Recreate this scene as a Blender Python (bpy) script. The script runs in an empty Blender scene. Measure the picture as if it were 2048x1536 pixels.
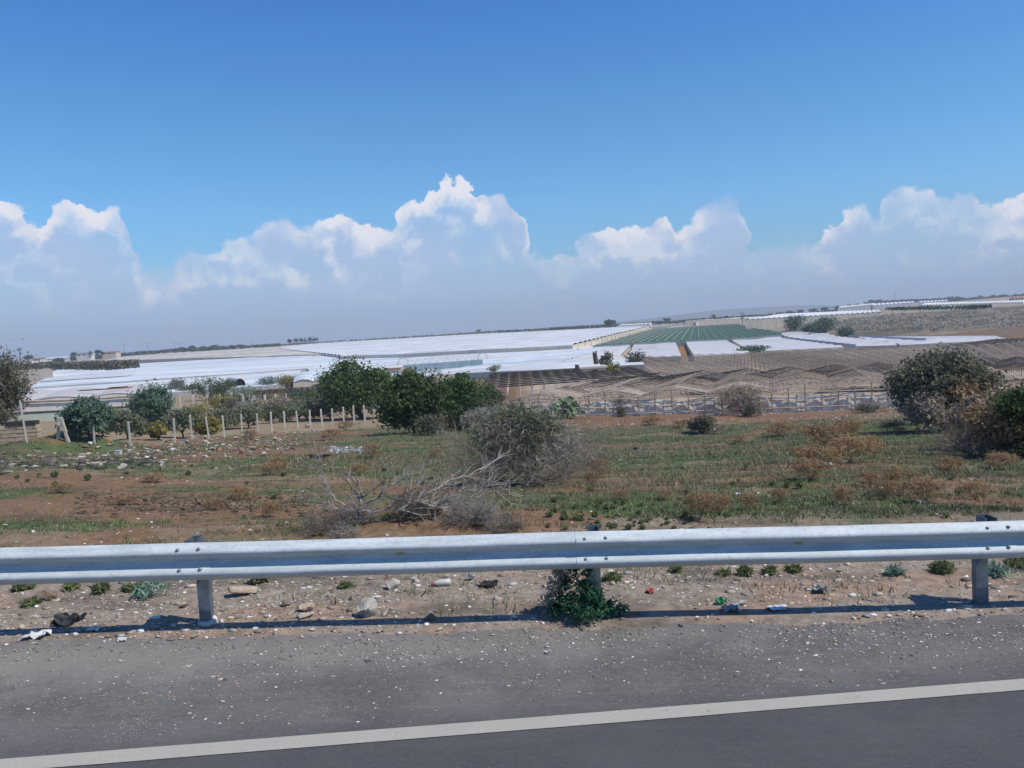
import bpy, math, random
import numpy as np
from mathutils import Vector, Matrix
random.seed(7); rng = np.random.default_rng(7)
C = bpy.context.scene.collection
scn = bpy.context.scene

# ------------------------------------------------------------------ camera
F = 1650.0; PITCH = math.radians(3.78); ROLL = math.radians(-3.36); CZ = 2.42
cd = bpy.data.cameras.new('camera'); cam = bpy.data.objects.new('camera', cd); C.objects.link(cam)
cd.sensor_width = 36.0; cd.lens = F/2048*36.0; cd.clip_start = 0.1; cd.clip_end = 30000
MR = Matrix.Rotation(math.pi/2-PITCH, 3, 'X') @ Matrix.Rotation(ROLL, 3, 'Z')
cam.matrix_world = Matrix.Translation((0, 0, CZ)) @ MR.to_4x4()
scn.camera = cam
# ------------------------------------------------------------------ light
SUN_EL = math.radians(54); SUN_AZ = math.radians(112)       # azimuth clockwise from +Y
sd = bpy.data.lights.new('sun', 'SUN'); sd.energy = 4.5; sd.angle = math.radians(0.53); sd.color = (1.0, 0.93, 0.80)
sun = bpy.data.objects.new('sun', sd); C.objects.link(sun)
sdir = Vector((math.sin(SUN_AZ)*math.cos(SUN_EL), math.cos(SUN_AZ)*math.cos(SUN_EL), math.sin(SUN_EL)))
sun.rotation_euler = sdir.to_track_quat('Z', 'Y').to_euler(); sun.location = (0, 0, 60)
scn.view_settings.view_transform = 'Standard'; scn.view_settings.look = 'None'
scn.view_settings.exposure = 0.0; scn.view_settings.gamma = 1.0

def s2l(c):
    return tuple(((v/255.0)/12.92 if v/255.0 <= 0.04045 else ((v/255.0+0.055)/1.055)**2.4) for v in c)

class NT:
    def __init__(s, tree): s.t = tree; s.n = tree.nodes; s.l = tree.links
    def new(s, kind, **kw):
        n = s.n.new(kind)
        for k, v in kw.items(): setattr(n, k, v)
        return n
    def put(s, sock, v):
        if isinstance(v, bpy.types.NodeSocket): s.l.new(v, sock)
        elif v is not None: sock.default_value = v
    def m(s, op, a, b=None, c=None, clamp=False):
        n = s.new('ShaderNodeMath', operation=op); n.use_clamp = clamp
        s.put(n.inputs[0], a)
        if b is not None: s.put(n.inputs[1], b)
        if c is not None: s.put(n.inputs[2], c)
        return n.outputs[0]
    def vm(s, op, a, b=None, c=None):
        n = s.new('ShaderNodeVectorMath', operation=op)
        s.put(n.inputs[0], a)
        if b is not None: s.put(n.inputs[1], b)
        if c is not None: s.put(n.inputs[2], c)
        return n.outputs[0]
    def mix(s, f, a, b, mode='MIX'):
        n = s.new('ShaderNodeMix', data_type='RGBA', blend_type=mode)
        s.put(n.inputs[0], f)
        for i, v in ((6, a), (7, b)):
            if isinstance(v, tuple) and len(v) == 3: v = v+(1,)
            s.put(n.inputs[i], v)
        return n.outputs[2]
    def noise(s, vec, scale, detail=4, rough=.55, col=False, lac=2.0):
        n = s.new('ShaderNodeTexNoise'); n.inputs['Scale'].default_value = scale
        n.inputs['Detail'].default_value = detail; n.inputs['Roughness'].default_value = rough
        n.inputs['Lacunarity'].default_value = lac
        if vec is not None: s.l.new(vec, n.inputs['Vector'])
        return n.outputs[1 if col else 0]
    def ss(s, v, a, b, lo=0.0, hi=1.0):
        n = s.new('ShaderNodeMapRange', interpolation_type='SMOOTHSTEP')
        s.put(n.inputs[0], v); n.inputs[1].default_value = a; n.inputs[2].default_value = b
        n.inputs[3].default_value = lo; n.inputs[4].default_value = hi
        return n.outputs[0]
    def ramp(s, f, stops):
        n = s.new('ShaderNodeValToRGB'); cr = n.color_ramp
        while len(cr.elements) > 1: cr.elements.remove(cr.elements[-1])
        for i, (p, c) in enumerate(stops):
            e = cr.elements[0] if i == 0 else cr.elements.new(p)
            e.position = p; e.color = tuple(c)+(1,)
        s.put(n.inputs[0], f)
        return n.outputs[0]

# ------------------------------------------------------------------ sky with cumulus bank along the horizon
w = bpy.data.worlds.new('World'); scn.world = w; w.use_nodes = True
N = NT(w.node_tree); N.n.clear()
out = N.new('ShaderNodeOutputWorld'); bg = N.new('ShaderNodeBackground'); bg.inputs[1].default_value = 0.1
sky = N.new('ShaderNodeTexSky', sky_type='NISHITA'); sky.sun_disc = False
sky.sun_elevation = SUN_EL; sky.sun_rotation = SUN_AZ; sky.altitude = 60; sky.air_density = 1.0
sky.dust_density = 0.3; sky.ozone_density = 3.0
tc = N.new('ShaderNodeTexCoord'); dirv = tc.outputs['Generated']
sp = N.new('ShaderNodeSeparateXYZ'); N.l.new(dirv, sp.inputs[0])
az = N.m('ARCTAN2', sp.outputs[0], sp.outputs[1])                  # 0 ahead, + to the right
hyp = N.m('SQRT', N.m('ADD', N.m('MULTIPLY', sp.outputs[0], sp.outputs[0]), N.m('MULTIPLY', sp.outputs[1], sp.outputs[1])))
el = N.m('ARCTAN2', sp.outputs[2], hyp)
OUTL = [(-40,398),(20,402),(60,440),(100,440),(125,408),(160,410),(200,420),(246,410),(256,440),(268,525),(300,533),(345,535),(375,500),(430,488),
 (500,478),(525,452),(560,432),(610,448),(640,436),(670,420),(705,444),(765,462),(800,425),(825,402),(870,385),(905,358),(938,372),
 (948,400),(1000,385),(1030,408),(1046,470),(1075,505),(1150,505),(1168,472),(1210,466),(1255,448),(1290,458),(1335,436),(1352,462),(1400,440),
 (1450,394),(1492,430),(1512,488),(1560,494),(1640,486),(1660,440),(1712,404),(1748,432),(1775,396),(1842,372),(1885,388),(1950,388),(1985,420),(2040,398),(2100,400)]
AZR = 0.62
def rayv(px, py): return MR @ Vector(((px-1024)/F, -(py-768)/F, -1.0))
pts = []
for px, py in OUTL:
    d = rayv(px, py); pts.append((math.atan2(d.x, d.y), math.atan2(d.z, math.hypot(d.x, d.y))))
warp = N.noise(dirv, 34.0, 6, 0.62, col=True)
wsub = N.vm('SUBTRACT', warp, (0.5, 0.5, 0.5))
wsep = N.new('ShaderNodeSeparateXYZ'); N.l.new(wsub, wsep.inputs[0])
azw = N.m('MULTIPLY_ADD', wsep.outputs[0], 0.034, az)
azw = N.m('ADD', azw, N.m('MULTIPLY', N.m('SUBTRACT', N.noise(dirv, 16.0, 3, 0.5), 0.5), 0.055))
elw = N.m('MULTIPLY_ADD', wsep.outputs[2], 0.040, el)
u = N.m('PINGPONG', N.m('ADD', N.m('DIVIDE', azw, 2*AZR), 0.5), 1.0)
fc = N.new('ShaderNodeFloatCurve'); cv = fc.mapping.curves[0]
nrm = sorted([((a/(2*AZR)+.5), e/0.25) for a, e in pts])
cv.points[0].location = (0.0, nrm[0][1]); cv.points[1].location = (1.0, nrm[-1][1])
for a, e in nrm:
    if 0.003 < a < 0.997: cv.points.new(a, e)
fc.mapping.update(); N.l.new(u, fc.inputs['Value'])
top = N.m('MULTIPLY', fc.outputs[0], 0.25)
n1 = N.noise(dirv, 60.0, 6, 0.62); n2 = N.noise(dirv, 11.0, 4, 0.5)
lump = N.new('ShaderNodeTexVoronoi', feature='SMOOTH_F1'); lump.inputs['Scale'].default_value = 42.0
dw = N.vm('ADD', dirv, N.vm('MULTIPLY', wsub, (0.03, 0.03, 0.03))); N.l.new(dw, lump.inputs['Vector'])
puff = N.m('SUBTRACT', 0.5, lump.outputs['Distance'])
depth = N.m('SUBTRACT', top, elw)
depth = N.m('ADD', depth, N.m('MULTIPLY', N.m('SUBTRACT', n1, 0.5), 0.010))
depth = N.m('ADD', depth, N.m('MULTIPLY', puff, 0.016))
bil_ = N.noise(dirv, 85.0, 6, 0.65); depth = N.m('ADD', depth, N.m('MULTIPLY', N.m('SUBTRACT', bil_, 0.5), 0.015))
pn = N.noise(dirv, 9.0, 3, 0.5); patchy = N.ss(pn, 0.36, 0.56)                  # where the tops are crisp and bright
msh = N.m('MULTIPLY_ADD', N.m('SUBTRACT', 1.0, patchy), 0.016, 0.004)
mask = N.ss(N.m('DIVIDE', N.m('ADD', depth, 0.001), msh), 0.0, 1.0)
soft = N.ss(N.noise(dirv, 7.0, 3, 0.5), 0.36, 0.64, 0.50, 0.90)
soft = N.mix(N.ss(el, 0.0, 0.10), (.93,.93,.93), soft)
soft = N.m('MAXIMUM', soft, N.m('MULTIPLY', N.m('SUBTRACT', 1.0, N.ss(depth, 0.008, 0.055)), patchy))
off = N.vm('ADD', dirv, (0.008, -0.003, 0.012))
g1 = N.noise(dw, 30.0, 5, 0.55); off2 = N.vm('ADD', dw, (0.008, 0.0, 0.012)); g2 = N.noise(off2, 30.0, 5, 0.55)
grad = N.m('MULTIPLY', N.m('SUBTRACT', g1, g2), 3.6)
rim = N.m('MULTIPLY', N.m('SUBTRACT', 1.0, N.ss(depth, 0.010, 0.048)), N.m('MULTIPLY_ADD', patchy, 0.66, 0.26))
lit = N.m('ADD', rim, N.m('MULTIPLY', grad, N.m('MULTIPLY_ADD', patchy, 0.5, 0.25)))
lit = N.m('ADD', lit, N.m('MULTIPLY', N.m('SUBTRACT', n2, 0.5), 0.6))
lit = N.m('MULTIPLY', lit, N.ss(depth, 0.11, 0.045, 0.0, 1.0))
in1 = N.noise(dw, 19.0, 5, 0.58); in2 = N.noise(N.vm('ADD', dw, (0.010, 0.0, 0.014)), 19.0, 5, 0.58)
inner = N.m('MULTIPLY', N.m('MULTIPLY', N.m('SUBTRACT', in1, in2), 4.0), N.m('MULTIPLY', N.ss(depth, 0.015, 0.04), N.ss(depth, 0.13, 0.06)))
lit = N.m('ADD', lit, N.m('ADD', inner, N.m('MULTIPLY', N.ss(in1, 0.50, 0.66), N.m('MULTIPLY', N.ss(depth, 0.13, 0.05), 0.28))), clamp=True)
ccol = N.ramp(lit, [(0.0, s2l((164,184,216))), (0.3, s2l((177,192,220))), (0.62, s2l((196,205,222))), (1.0, s2l((220,221,228)))])
low = N.ss(el, 0.0, 0.085, 0.0, 1.0)
ccol = N.mix(low, s2l((152,175,206)), ccol)
# clear-sky colour: Nishita, tuned towards the deep azure of the photograph by elevation
tint = N.ramp(N.m('DIVIDE', el, 0.5), [(0.0, (0.62,0.85,1.02)), (0.30, (0.64,1.12,1.45)), (0.50, (0.53,1.06,1.44)), (0.75, (0.36,0.93,1.53)), (1.0, (0.33,0.80,1.40))])
skyc = N.mix(1.0, sky.outputs[0], tint, 'MULTIPLY')
c10 = N.mix(1.0, ccol, (11.9, 11.9, 11.9), 'MULTIPLY')
fin = N.mix(N.m('MULTIPLY', mask, soft), skyc, c10)
N.l.new(fin, bg.inputs[0]); N.l.new(bg.outputs[0], out.inputs[0])

# ------------------------------------------------------------------ terrain height
HX0 = 1024.0
YK = np.array([10.3, 15, 25, 50, 90, 140, 200, 280, 305, 350, 400, 600, 1000, 1600, 4500.])
PX = np.array([-900, 0, 200, 400, 770, 1024, 1300, 1500, 1600, 1800, 2048, 2900.])
ZR = np.array([
 [-2.1,-2.5,-3.1,-4.9,-7.3,-10.2,-11.8,-13.2,-13.3,-13.4,-13.4,-11.5,-9,-8,-12],
 [-2.2,-2.6,-3.2,-5.2,-7.6,-10.6,-12.2,-14.0,-14.0,-13.9,-13.5,-11.2,-9,-8.6,-12],
 [-2.3,-2.7,-3.4,-5.6,-8.2,-10.8,-12.4,-14.0,-14.0,-13.7,-13.2,-10.6,-7.0,-5.5,-10],
 [-2.4,-2.8,-3.6,-5.9,-8.6,-11.0,-12.5,-13.8,-13.7,-13.3,-12.7,-10.2,-6.4,-4.4,-9],
 [-2.42,-2.9,-3.9,-6.1,-9.1,-11.0,-12.0,-13.0,-12.9,-12.6,-12.1,-10.0,-6.0,-3.4,-8],
 [-2.45,-2.95,-4.1,-6.4,-9.7,-10.8,-11.3,-11.8,-11.7,-11.5,-11.1,-9.6,-5.9,-3.2,-8],
 [-2.5,-3.05,-4.2,-6.8,-10.3,-10.6,-10.6,-10.8,-10.8,-10.6,-10.3,-8.8,-6.0,-4.0,-8],
 [-2.55,-3.1,-4.3,-7.0,-10.85,-10.8,-10.8,-11.0,-11.0,-10.6,-10.2,-7.2,-4.4,-3.0,-8],
 [-2.58,-3.1,-4.3,-7.0,-10.9,-10.9,-10.9,-10.9,-10.8,-8.6,-6.2,-4.6,-4.0,-2.0,-8],
 [-2.62,-3.2,-4.4,-7.0,-11.1,-11.0,-11.0,-11.0,-10.6,-4.8,-3.9,-3.4,-1.5,2.5,-4],
 [-2.70,-3.3,-4.5,-7.0,-11.0,-11.0,-11.0,-10.2,-9.4,-4.2,-3.6,-2.4,1.0,8.0,2],
 [-2.9,-3.6,-4.9,-7.2,-10.8,-10.8,-10.8,-10.0,-9.0,-4.0,-3.2,-1.5,3.0,10.0,4]])
LK = np.log(YK); TK = (PX-HX0)/F
def vhash(ix, iy, seed=0):
    n = (ix.astype(np.int64)*374761393 + iy.astype(np.int64)*668265263 + seed*1442695041) & 0xffffffff
    n = ((n ^ (n >> 13))*1274126177) & 0xffffffff
    return ((n ^ (n >> 16)) & 0xffff)/65535.0
def vnoise(x, y, seed=0):
    ix = np.floor(x); iy = np.floor(y); fx = x-ix; fy = y-iy
    fx = fx*fx*(3-2*fx); fy = fy*fy*(3-2*fy)
    a = vhash(ix, iy, seed); b = vhash(ix+1, iy, seed); c = vhash(ix, iy+1, seed); d = vhash(ix+1, iy+1, seed)
    return (a*(1-fx)+b*fx)*(1-fy)+(c*(1-fx)+d*fx)*fy
def fbm(x, y, oct=4, seed=0):
    s = 0; a = .5; t = 0
    for o in range(oct):
        s = s+a*vnoise(x*2**o+17.3*o, y*2**o+5.1*o, seed+o); t += a; a *= .55
    return s/t
def z0(x): return -0.032*40*np.tanh(np.asarray(x, float)/40)
MOUNDS = []      # (x, y, radius_x, radius_y, height)
def H(x, y, bump=True):
    x = np.asarray(x, float); y = np.asarray(y, float)
    yy = np.maximum(y, 10.3); t = np.clip(x/yy, TK[0], TK[-1]); ly = np.clip(np.log(yy), LK[0], LK[-1]-1e-6)
    i = np.clip(np.searchsorted(TK, t)-1, 0, len(TK)-2); j = np.clip(np.searchsorted(LK, ly, side='right')-1, 0, len(LK)-2)
    a = (t-TK[i])/(TK[i+1]-TK[i]); b = (ly-LK[j])/(LK[j+1]-LK[j]); a = a*a*(3-2*a)
    z = (ZR[i, j]*(1-a)+ZR[i+1, j]*a)*(1-b)+(ZR[i, j+1]*(1-a)+ZR[i+1, j+1]*a)*b + CZ
    s = np.clip((y-7.6)/(12.5-7.6), 0, 1); s = s*s*(3-2*s)
    z = z0(x)*(1-s)+z*s
    if bump:
        k = np.clip((y-6.9)/3.0, 0, 1)
        z = z+(fbm(x*.9, y*.9, 3, 3)-.5)*.16*k+(fbm(x*.15, y*.15, 3, 9)-.5)*.5*np.clip((y-12)/20, 0, 1)*np.clip(1-(y-75)/40, 0, 1)
        z = z+(fbm(x*5, y*5, 2, 5)-.5)*.03*np.clip((y-6.6)/.5, 0, 1)*np.clip(1-(y-30)/20, 0, 1)
        # eroded embankment on the right
        e = np.clip((y-285)/25, 0, 1)*np.clip((420-y)/60, 0, 1)*np.clip((x/np.maximum(y, 1)-.33)/.06, 0, 1)
        z = z+(fbm(x*.09, y*.12, 4, 31)-.5)*3.4*e
    for mx, my, rx, ry, mh in MOUNDS:
        z = z+mh*np.exp(-((x-mx)/rx)**2-((y-my)/ry)**2)
    return z
def h1(x, y): return float(H(np.array([x]), np.array([y]))[0])
def G(px, py, off=0.0, lo=5.0, hi=4500.0):
    """terrain point seen at photo pixel px,py (terrain raised by off)"""
    d = rayv(px, py); d = d/d.y
    if off > 0: lo = 110.0
    ys = np.exp(np.linspace(math.log(lo), math.log(hi), 1500))
    f = CZ+d.z*ys-(H(d.x*ys, ys, off == 0)+off)
    if off > 0 and f[0] <= 0:
        k0 = np.where(f > 0)[0]; f[:(k0[0] if len(k0) else 0)] = 1.0
    k = np.where((f[:-1] > 0) & (f[1:] <= 0))[0]
    if len(k) == 0: y = ys[np.argmin(np.abs(f)+(ys > 1500)*1e3)]
    else:
        k = k[0]; y = ys[k]+(ys[k+1]-ys[k])*f[k]/(f[k]-f[k+1])
    return Vector((d.x*y, y, CZ+d.z*y))
def at(px, py, Y):
    d = rayv(px, py); d = d/d.y
    return Vector((d.x*Y, Y, CZ+d.z*Y))

# ------------------------------------------------------------------ object helpers
def tag(o, label=None, cat=None, group=None, kind=None):
    if label: o['label'] = label
    if cat: o['category'] = cat
    if group: o['group'] = group
    if kind: o['kind'] = kind
    return o
def thing(name, label, cat, loc=(0,0,0), rz=0, group=None):
    o = bpy.data.objects.new(name, None); C.objects.link(o); o.location = loc; o.rotation_euler = (0,0,rz)
    o.empty_display_size = .2
    return tag(o, label, cat, group)
def npmesh(name, V, Fa, mat, parent=None, smooth=False, col=None, loc=None):
    V = np.asarray(V, np.float32); me = bpy.data.meshes.new(name)
    if isinstance(Fa, np.ndarray):
        nf, k = Fa.shape
        me.vertices.add(len(V)); me.vertices.foreach_set('co', V.ravel())
        me.loops.add(nf*k); me.loops.foreach_set('vertex_index', Fa.astype(np.int32).ravel())
        me.polygons.add(nf); me.polygons.foreach_set('loop_start', np.arange(0, nf*k, k, dtype=np.int32))
        me.update(calc_edges=True)
    else:
        me.from_pydata(V.tolist(), [], Fa)
    if smooth: me.polygons.foreach_set('use_smooth', np.ones(len(me.polygons), bool))
    if col is not None:
        a = me.color_attributes.new('Col', 'FLOAT_COLOR', 'POINT')
        c = np.ones((len(V), 4), np.float32); c[:, :3] = col; a.data.foreach_set('color', c.ravel())
    if mat: me.materials.append(mat)
    o = bpy.data.objects.new(name, me); C.objects.link(o)
    if parent: o.parent = parent
    if loc is not None: o.location = loc
    return o
def copy_tree(o, parent=None):
    c = o.copy(); C.objects.link(c)
    if parent: c.parent = parent
    for ch in list(o.children): copy_tree(ch, c)
    return c

class MB:
    def __init__(s): s.v = []; s.f = []
    def box(s, x0, x1, y0, y1, z0_, z1):
        n = len(s.v)
        s.v += [(x0,y0,z0_),(x1,y0,z0_),(x1,y1,z0_),(x0,y1,z0_),(x0,y0,z1),(x1,y0,z1),(x1,y1,z1),(x0,y1,z1)]
        s.f += [(n,n+3,n+2,n+1),(n+4,n+5,n+6,n+7),(n,n+1,n+5,n+4),(n+1,n+2,n+6,n+5),(n+2,n+3,n+7,n+6),(n+3,n,n+4,n+7)]
    def tube(s, p, r, k=6, cap=True):
        """p: list of points, r: radius or list"""
        n0 = len(s.v); P = [Vector(q) for q in p]
        R_ = r if isinstance(r, (list, tuple)) else [r]*len(P)
        for i, q in enumerate(P):
            t = (P[min(i+1, len(P)-1)]-P[max(i-1, 0)])
            if t.length < 1e-9: t = Vector((0,0,1))
            t.normalize(); a = t.cross(Vector((0,0,1)) if abs(t.z) < .9 else Vector((1,0,0))).normalized(); b = t.cross(a)
            for j in range(k):
                an = 2*math.pi*j/k; s.v.append(tuple(q+(a*math.cos(an)+b*math.sin(an))*R_[i]))
        for i in range(len(P)-1):
            for j in range(k):
                s.f.append((n0+i*k+j, n0+i*k+(j+1)%k, n0+(i+1)*k+(j+1)%k, n0+(i+1)*k+j))
        if cap: s.f.append(tuple(n0+j for j in range(k))[::-1]); s.f.append(tuple(n0+(len(P)-1)*k+j for j in range(k)))
    def quad(s, a, b, c, d):
        n = len(s.v); s.v += [tuple(a), tuple(b), tuple(c), tuple(d)]; s.f.append((n,n+1,n+2,n+3))
    def build(s, name, mat, parent=None, smooth=False):
        o = npmesh(name, np.array(s.v), s.f, mat, parent, smooth)
        return o

# ------------------------------------------------------------------ materials
def mat(name, fn, rough=.85, spec=.3):
    m = bpy.data.materials.new(name); m.use_nodes = True
    t = NT(m.node_tree); b = t.n['Principled BSDF']
    b.inputs['Roughness'].default_value = rough; b.inputs['Specular IOR Level'].default_value = spec
    fn(t, b); return m
def simple(name, c, c2=None, scale=3.0, rough=.85, spec=.3, metal=0, bump=0, obj=True, detail=6):
    def fn(t, b):
        tcn = t.new('ShaderNodeTexCoord'); v = tcn.outputs['Object']
        n = t.noise(v, scale, detail, .65)
        cc = t.mix(t.ss(n, .32, .68), c, c2 if c2 else tuple(x*.75 for x in c))
        t.l.new(cc, b.inputs['Base Color']); b.inputs['Metallic'].default_value = metal
        if bump:
            bp = t.new('ShaderNodeBump'); bp.inputs['Strength'].default_value = bump; bp.inputs['Distance'].default_value = .02
            t.l.new(t.noise(v, scale*6, 4, .7), bp.inputs['Height']); t.l.new(bp.outputs[0], b.inputs['Normal'])
    return mat(name, fn, rough, spec)
def leafmat(name, stops, transl=.3, scale=.8):
    m = bpy.data.materials.new(name); m.use_nodes = True; t = NT(m.node_tree); t.n.clear()
    o = t.new('ShaderNodeOutputMaterial'); d = t.new('ShaderNodeBsdfDiffuse'); tr = t.new('ShaderNodeBsdfTranslucent'); mx = t.new('ShaderNodeMixShader')
    stops = [tuple(v*1.7 for v in c) for c in stops]
    ge = t.new('ShaderNodeNewGeometry'); tcn = t.new('ShaderNodeTexCoord')
    n = t.noise(tcn.outputs['Object'], scale, 3, .6)
    f = t.m('ADD', t.m('MULTIPLY', ge.outputs['Random Per Island'], .5), t.m('MULTIPLY', t.ss(n, .3, .7), .5), clamp=True)
    k = len(stops)-1; col = t.ramp(f, [(i/k, c) for i, c in enumerate(stops)])
    t.l.new(col, d.inputs[0]); t.l.new(col, tr.inputs[0]); mx.inputs[0].default_value = transl
    t.l.new(d.outputs[0], mx.inputs[1]); t.l.new(tr.outputs[0], mx.inputs[2]); t.l.new(mx.outputs[0], o.inputs[0])
    return m
def colmat(name, rough=.95, var=.35, scale=9.0, bump=.35, rnd=False):
    def fn(t, b):
        a = t.new('ShaderNodeVertexColor', layer_name='Col'); ge = t.new('ShaderNodeNewGeometry')
        v = ge.outputs['Position']; n = t.noise(v, scale, 8, .68)
        f = t.ss(n, .25, .75, 1-var, 1+var)
        cc = t.new('ShaderNodeVectorMath', operation='SCALE'); t.l.new(a.outputs[0], cc.inputs[0]); t.l.new(f, cc.inputs['Scale'])
        res = cc.outputs[0]
        if rnd:
            c2 = t.new('ShaderNodeVectorMath', operation='SCALE'); t.l.new(res, c2.inputs[0])
            t.l.new(t.m('MULTIPLY_ADD', ge.outputs['Random Per Island'], .9, .55), c2.inputs['Scale']); res = c2.outputs[0]
        t.l.new(res, b.inputs['Base Color'])
        if bump:
            bp = t.new('ShaderNodeBump'); bp.inputs['Strength'].default_value = bump; bp.inputs['Distance'].default_value = .05
            t.l.new(t.noise(v, 14, 6, .7), bp.inputs['Height']); t.l.new(bp.outputs[0], b.inputs['Normal'])
    return mat(name, fn, rough, .15)

M_ground = colmat('ground_soil')
M_tuft = colmat('tuft', var=.1, bump=0, rnd=True)
M_stone = colmat('stone_bits', var=.25, scale=40, bump=0, rnd=True)
def asphalt_fn(t, b):
    ge = t.new('ShaderNodeNewGeometry'); v = ge.outputs['Position']
    fine = t.noise(v, 160, 3, .8); big = t.noise(v, 1.3, 5, .6)
    sv = t.vm('MULTIPLY', v, (0.35, 3.0, 1.0)); streak = t.noise(sv, 3.0, 5, .6)
    c = t.mix(t.ss(fine, .3, .7), (.060,.058,.056), (.150,.143,.136))
    mid_ = t.noise(t.vm('MULTIPLY', v, (.45, 1.0, 1.0)), 48, 4, .75); c = t.mix(t.ss(mid_, .52, .70, 0, .55), c, (.24,.225,.205)); c = t.mix(t.ss(mid_, .48, .30, 0, .5), c, (.045,.045,.046))
    c = t.mix(t.ss(big, .35, .7, 0, .45), c, (.19,.18,.175))
    c = t.mix(t.ss(streak, .5, .75, 0, .35), c, (.20,.185,.17))
    sy = t.new('ShaderNodeSeparateXYZ'); t.l.new(v, sy.inputs[0])
    # the shoulder beyond the edge line is dustier and browner than the carriageway
    yy = t.m('SUBTRACT', sy.outputs[1], t.m('MULTIPLY', sy.outputs[0], .105))
    sh = t.ss(yy, 4.7, 5.4); dust = t.ss(t.m('ADD', yy, t.m('MULTIPLY', t.noise(v, 2.2, 6, .7), 1.4)), 6.3, 7.3, 0, .75)
    c = t.mix(sh, t.mix(.60, c, (.046,.050,.060)), c)
    c = t.mix(dust, c, (.26,.235,.21))
    vor = t.new('ShaderNodeTexVoronoi'); vor.inputs['Scale'].default_value = 55; t.l.new(v, vor.inputs['Vector'])
    spk = t.m('MULTIPLY', t.m('LESS_THAN', vor.outputs['Distance'], .2), t.m('MULTIPLY', sh, t.ss(t.noise(v, 1.7, 4, .6), .48, .66)))
    c = t.mix(spk, c, (.45,.41,.37))
    t.l.new(c, b.inputs['Base Color'])
    bp = t.new('ShaderNodeBump'); bp.inputs['Strength'].default_value = .5; bp.inputs['Distance'].default_value = .006
    t.l.new(t.noise(v, 110, 4, .8), bp.inputs['Height']); t.l.new(bp.outputs[0], b.inputs['Normal'])
M_asphalt = mat('asphalt', asphalt_fn, .88, .25)
def line_fn(t, b):
    ge = t.new('ShaderNodeNewGeometry'); v = ge.outputs['Position']
    n = t.noise(v, 60, 5, .75); n2 = t.noise(v, 2.5, 4, .6)
    c = t.mix(t.ss(n, .35, .75), (.40,.375,.33), (.32,.30,.27)); c = t.mix(t.ss(n2, .35, .7, 0, .4), c, (.33,.315,.29))
    c = t.mix(t.ss(t.noise(v, 14, 7, .85), .60, .68, 0, .75), c, (.1,.1,.1))
    t.l.new(c, b.inputs['Base Color'])
M_line = mat('road_paint', line_fn, .8, .2)
def steel_fn(t, b):
    tcn = t.new('ShaderNodeTexCoord'); v = tcn.outputs['Object']
    sv = t.vm('MULTIPLY', v, (.6, 4, 4))
    n = t.noise(sv, 3.5, 6, .65); n2 = t.noise(v, 28, 4, .7)
    c = t.mix(t.ss(n, .3, .7), (.41,.46,.475), (.585,.64,.65)); c = t.mix(t.ss(n2, .45, .75, 0, .6), c, (.36,.37,.365))
    c = t.mix(t.ss(t.noise(v, 7, 7, .8), .66, .72, 0, .7), c, (.26,.17,.10))
    c = t.mix(t.ss(t.noise(sv, 9, 5, .8), .63, .7, 0, .5), c, (.62,.63,.64))
    t.l.new(c, b.inputs['Base Color']); b.inputs['Metallic'].default_value = .10
    b.inputs['Specular IOR Level'].default_value = .25
    t.l.new(t.ss(n, .3, .7, .60, .78), b.inputs['Roughness'])
M_steel = mat('galvanised_steel', steel_fn, .5, .5)
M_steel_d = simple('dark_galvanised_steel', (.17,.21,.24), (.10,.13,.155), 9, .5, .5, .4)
M_bolt = simple('bolt_steel', (.34,.35,.36), (.24,.24,.25), 9, .5, .5, .5)
M_conc = simple('concrete', (.56,.53,.47), (.42,.395,.35), 4, .9, .2, bump=.3)
M_concw = simple('pale_concrete', (.62,.60,.55), (.46,.44,.41), 6, .9, .2)
M_block = simple('tufa_block', (.50,.42,.30), (.36,.29,.20), 5, .95, .1, bump=.5)
M_mortar = simple('block_joint', (.14,.11,.09), (.09,.07,.06), 5, .95, .1)
M_rock = simple('pale_rock', (.50,.475,.42), (.34,.31,.265), 7, .95, .15, bump=.8)
M_rockb = simple('brown_rock', (.24,.19,.14), (.13,.10,.075), 7, .95, .15, bump=.8)
M_rockp = simple('buff_rock', (.50,.42,.33), (.33,.25,.18), 7, .95, .15, bump=.8)
M_soil = simple('orange_soil', (.30,.165,.085), (.20,.11,.06), 1.5, .95, .1, bump=.6)
M_ash = simple('black_ash', (.035,.033,.035), (.07,.065,.062), 6, .95, .1, bump=.8)
M_bark = simple('bark', (.12,.095,.075), (.065,.05,.04), 8, .95, .1)
M_dead = simple('dead_wood', (.27,.235,.205), (.16,.135,.115), 6, .95, .1)
M_deadp = simple('bleached_wood', (.36,.33,.295), (.21,.19,.17), 8, .95, .1)
M_wood = simple('weathered_wood', (.42,.345,.285), (.29,.235,.195), 4, .9, .15)
M_woodp = simple('pale_weathered_wood', (.50,.45,.38), (.36,.31,.25), 4, .9, .15)
M_char = simple('charred_pipe', (.035,.030,.030), (.075,.06,.055), 3, .8, .3)
M_white = simple('white_plastic', (.58,.58,.56), (.44,.44,.42), 4, .5, .4)
M_blue = simple('blue_plastic', (.10,.30,.60), (.07,.2,.45), 4, .5, .4)
M_red = simple('red_plastic', (.42,.10,.08), (.3,.07,.06), 4, .5, .4)
M_green = simple('green_plastic', (.02,.30,.12), (.02,.2,.08), 4, .5, .4)
M_yel = simple('yellow_reflector', (.45,.40,.12), (.3,.27,.1), 20, .5, .4)
M_yelc = simple('faded_yellow_cloth', (.55,.50,.36), (.45,.41,.30), 3)
M_tile = simple('terracotta_roof', (.36,.16,.10), (.28,.12,.08), 2, .9, .1)
M_plaster = simple('pale_plaster', (.60,.55,.47), (.50,.45,.38), 1, .9, .1)
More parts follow.
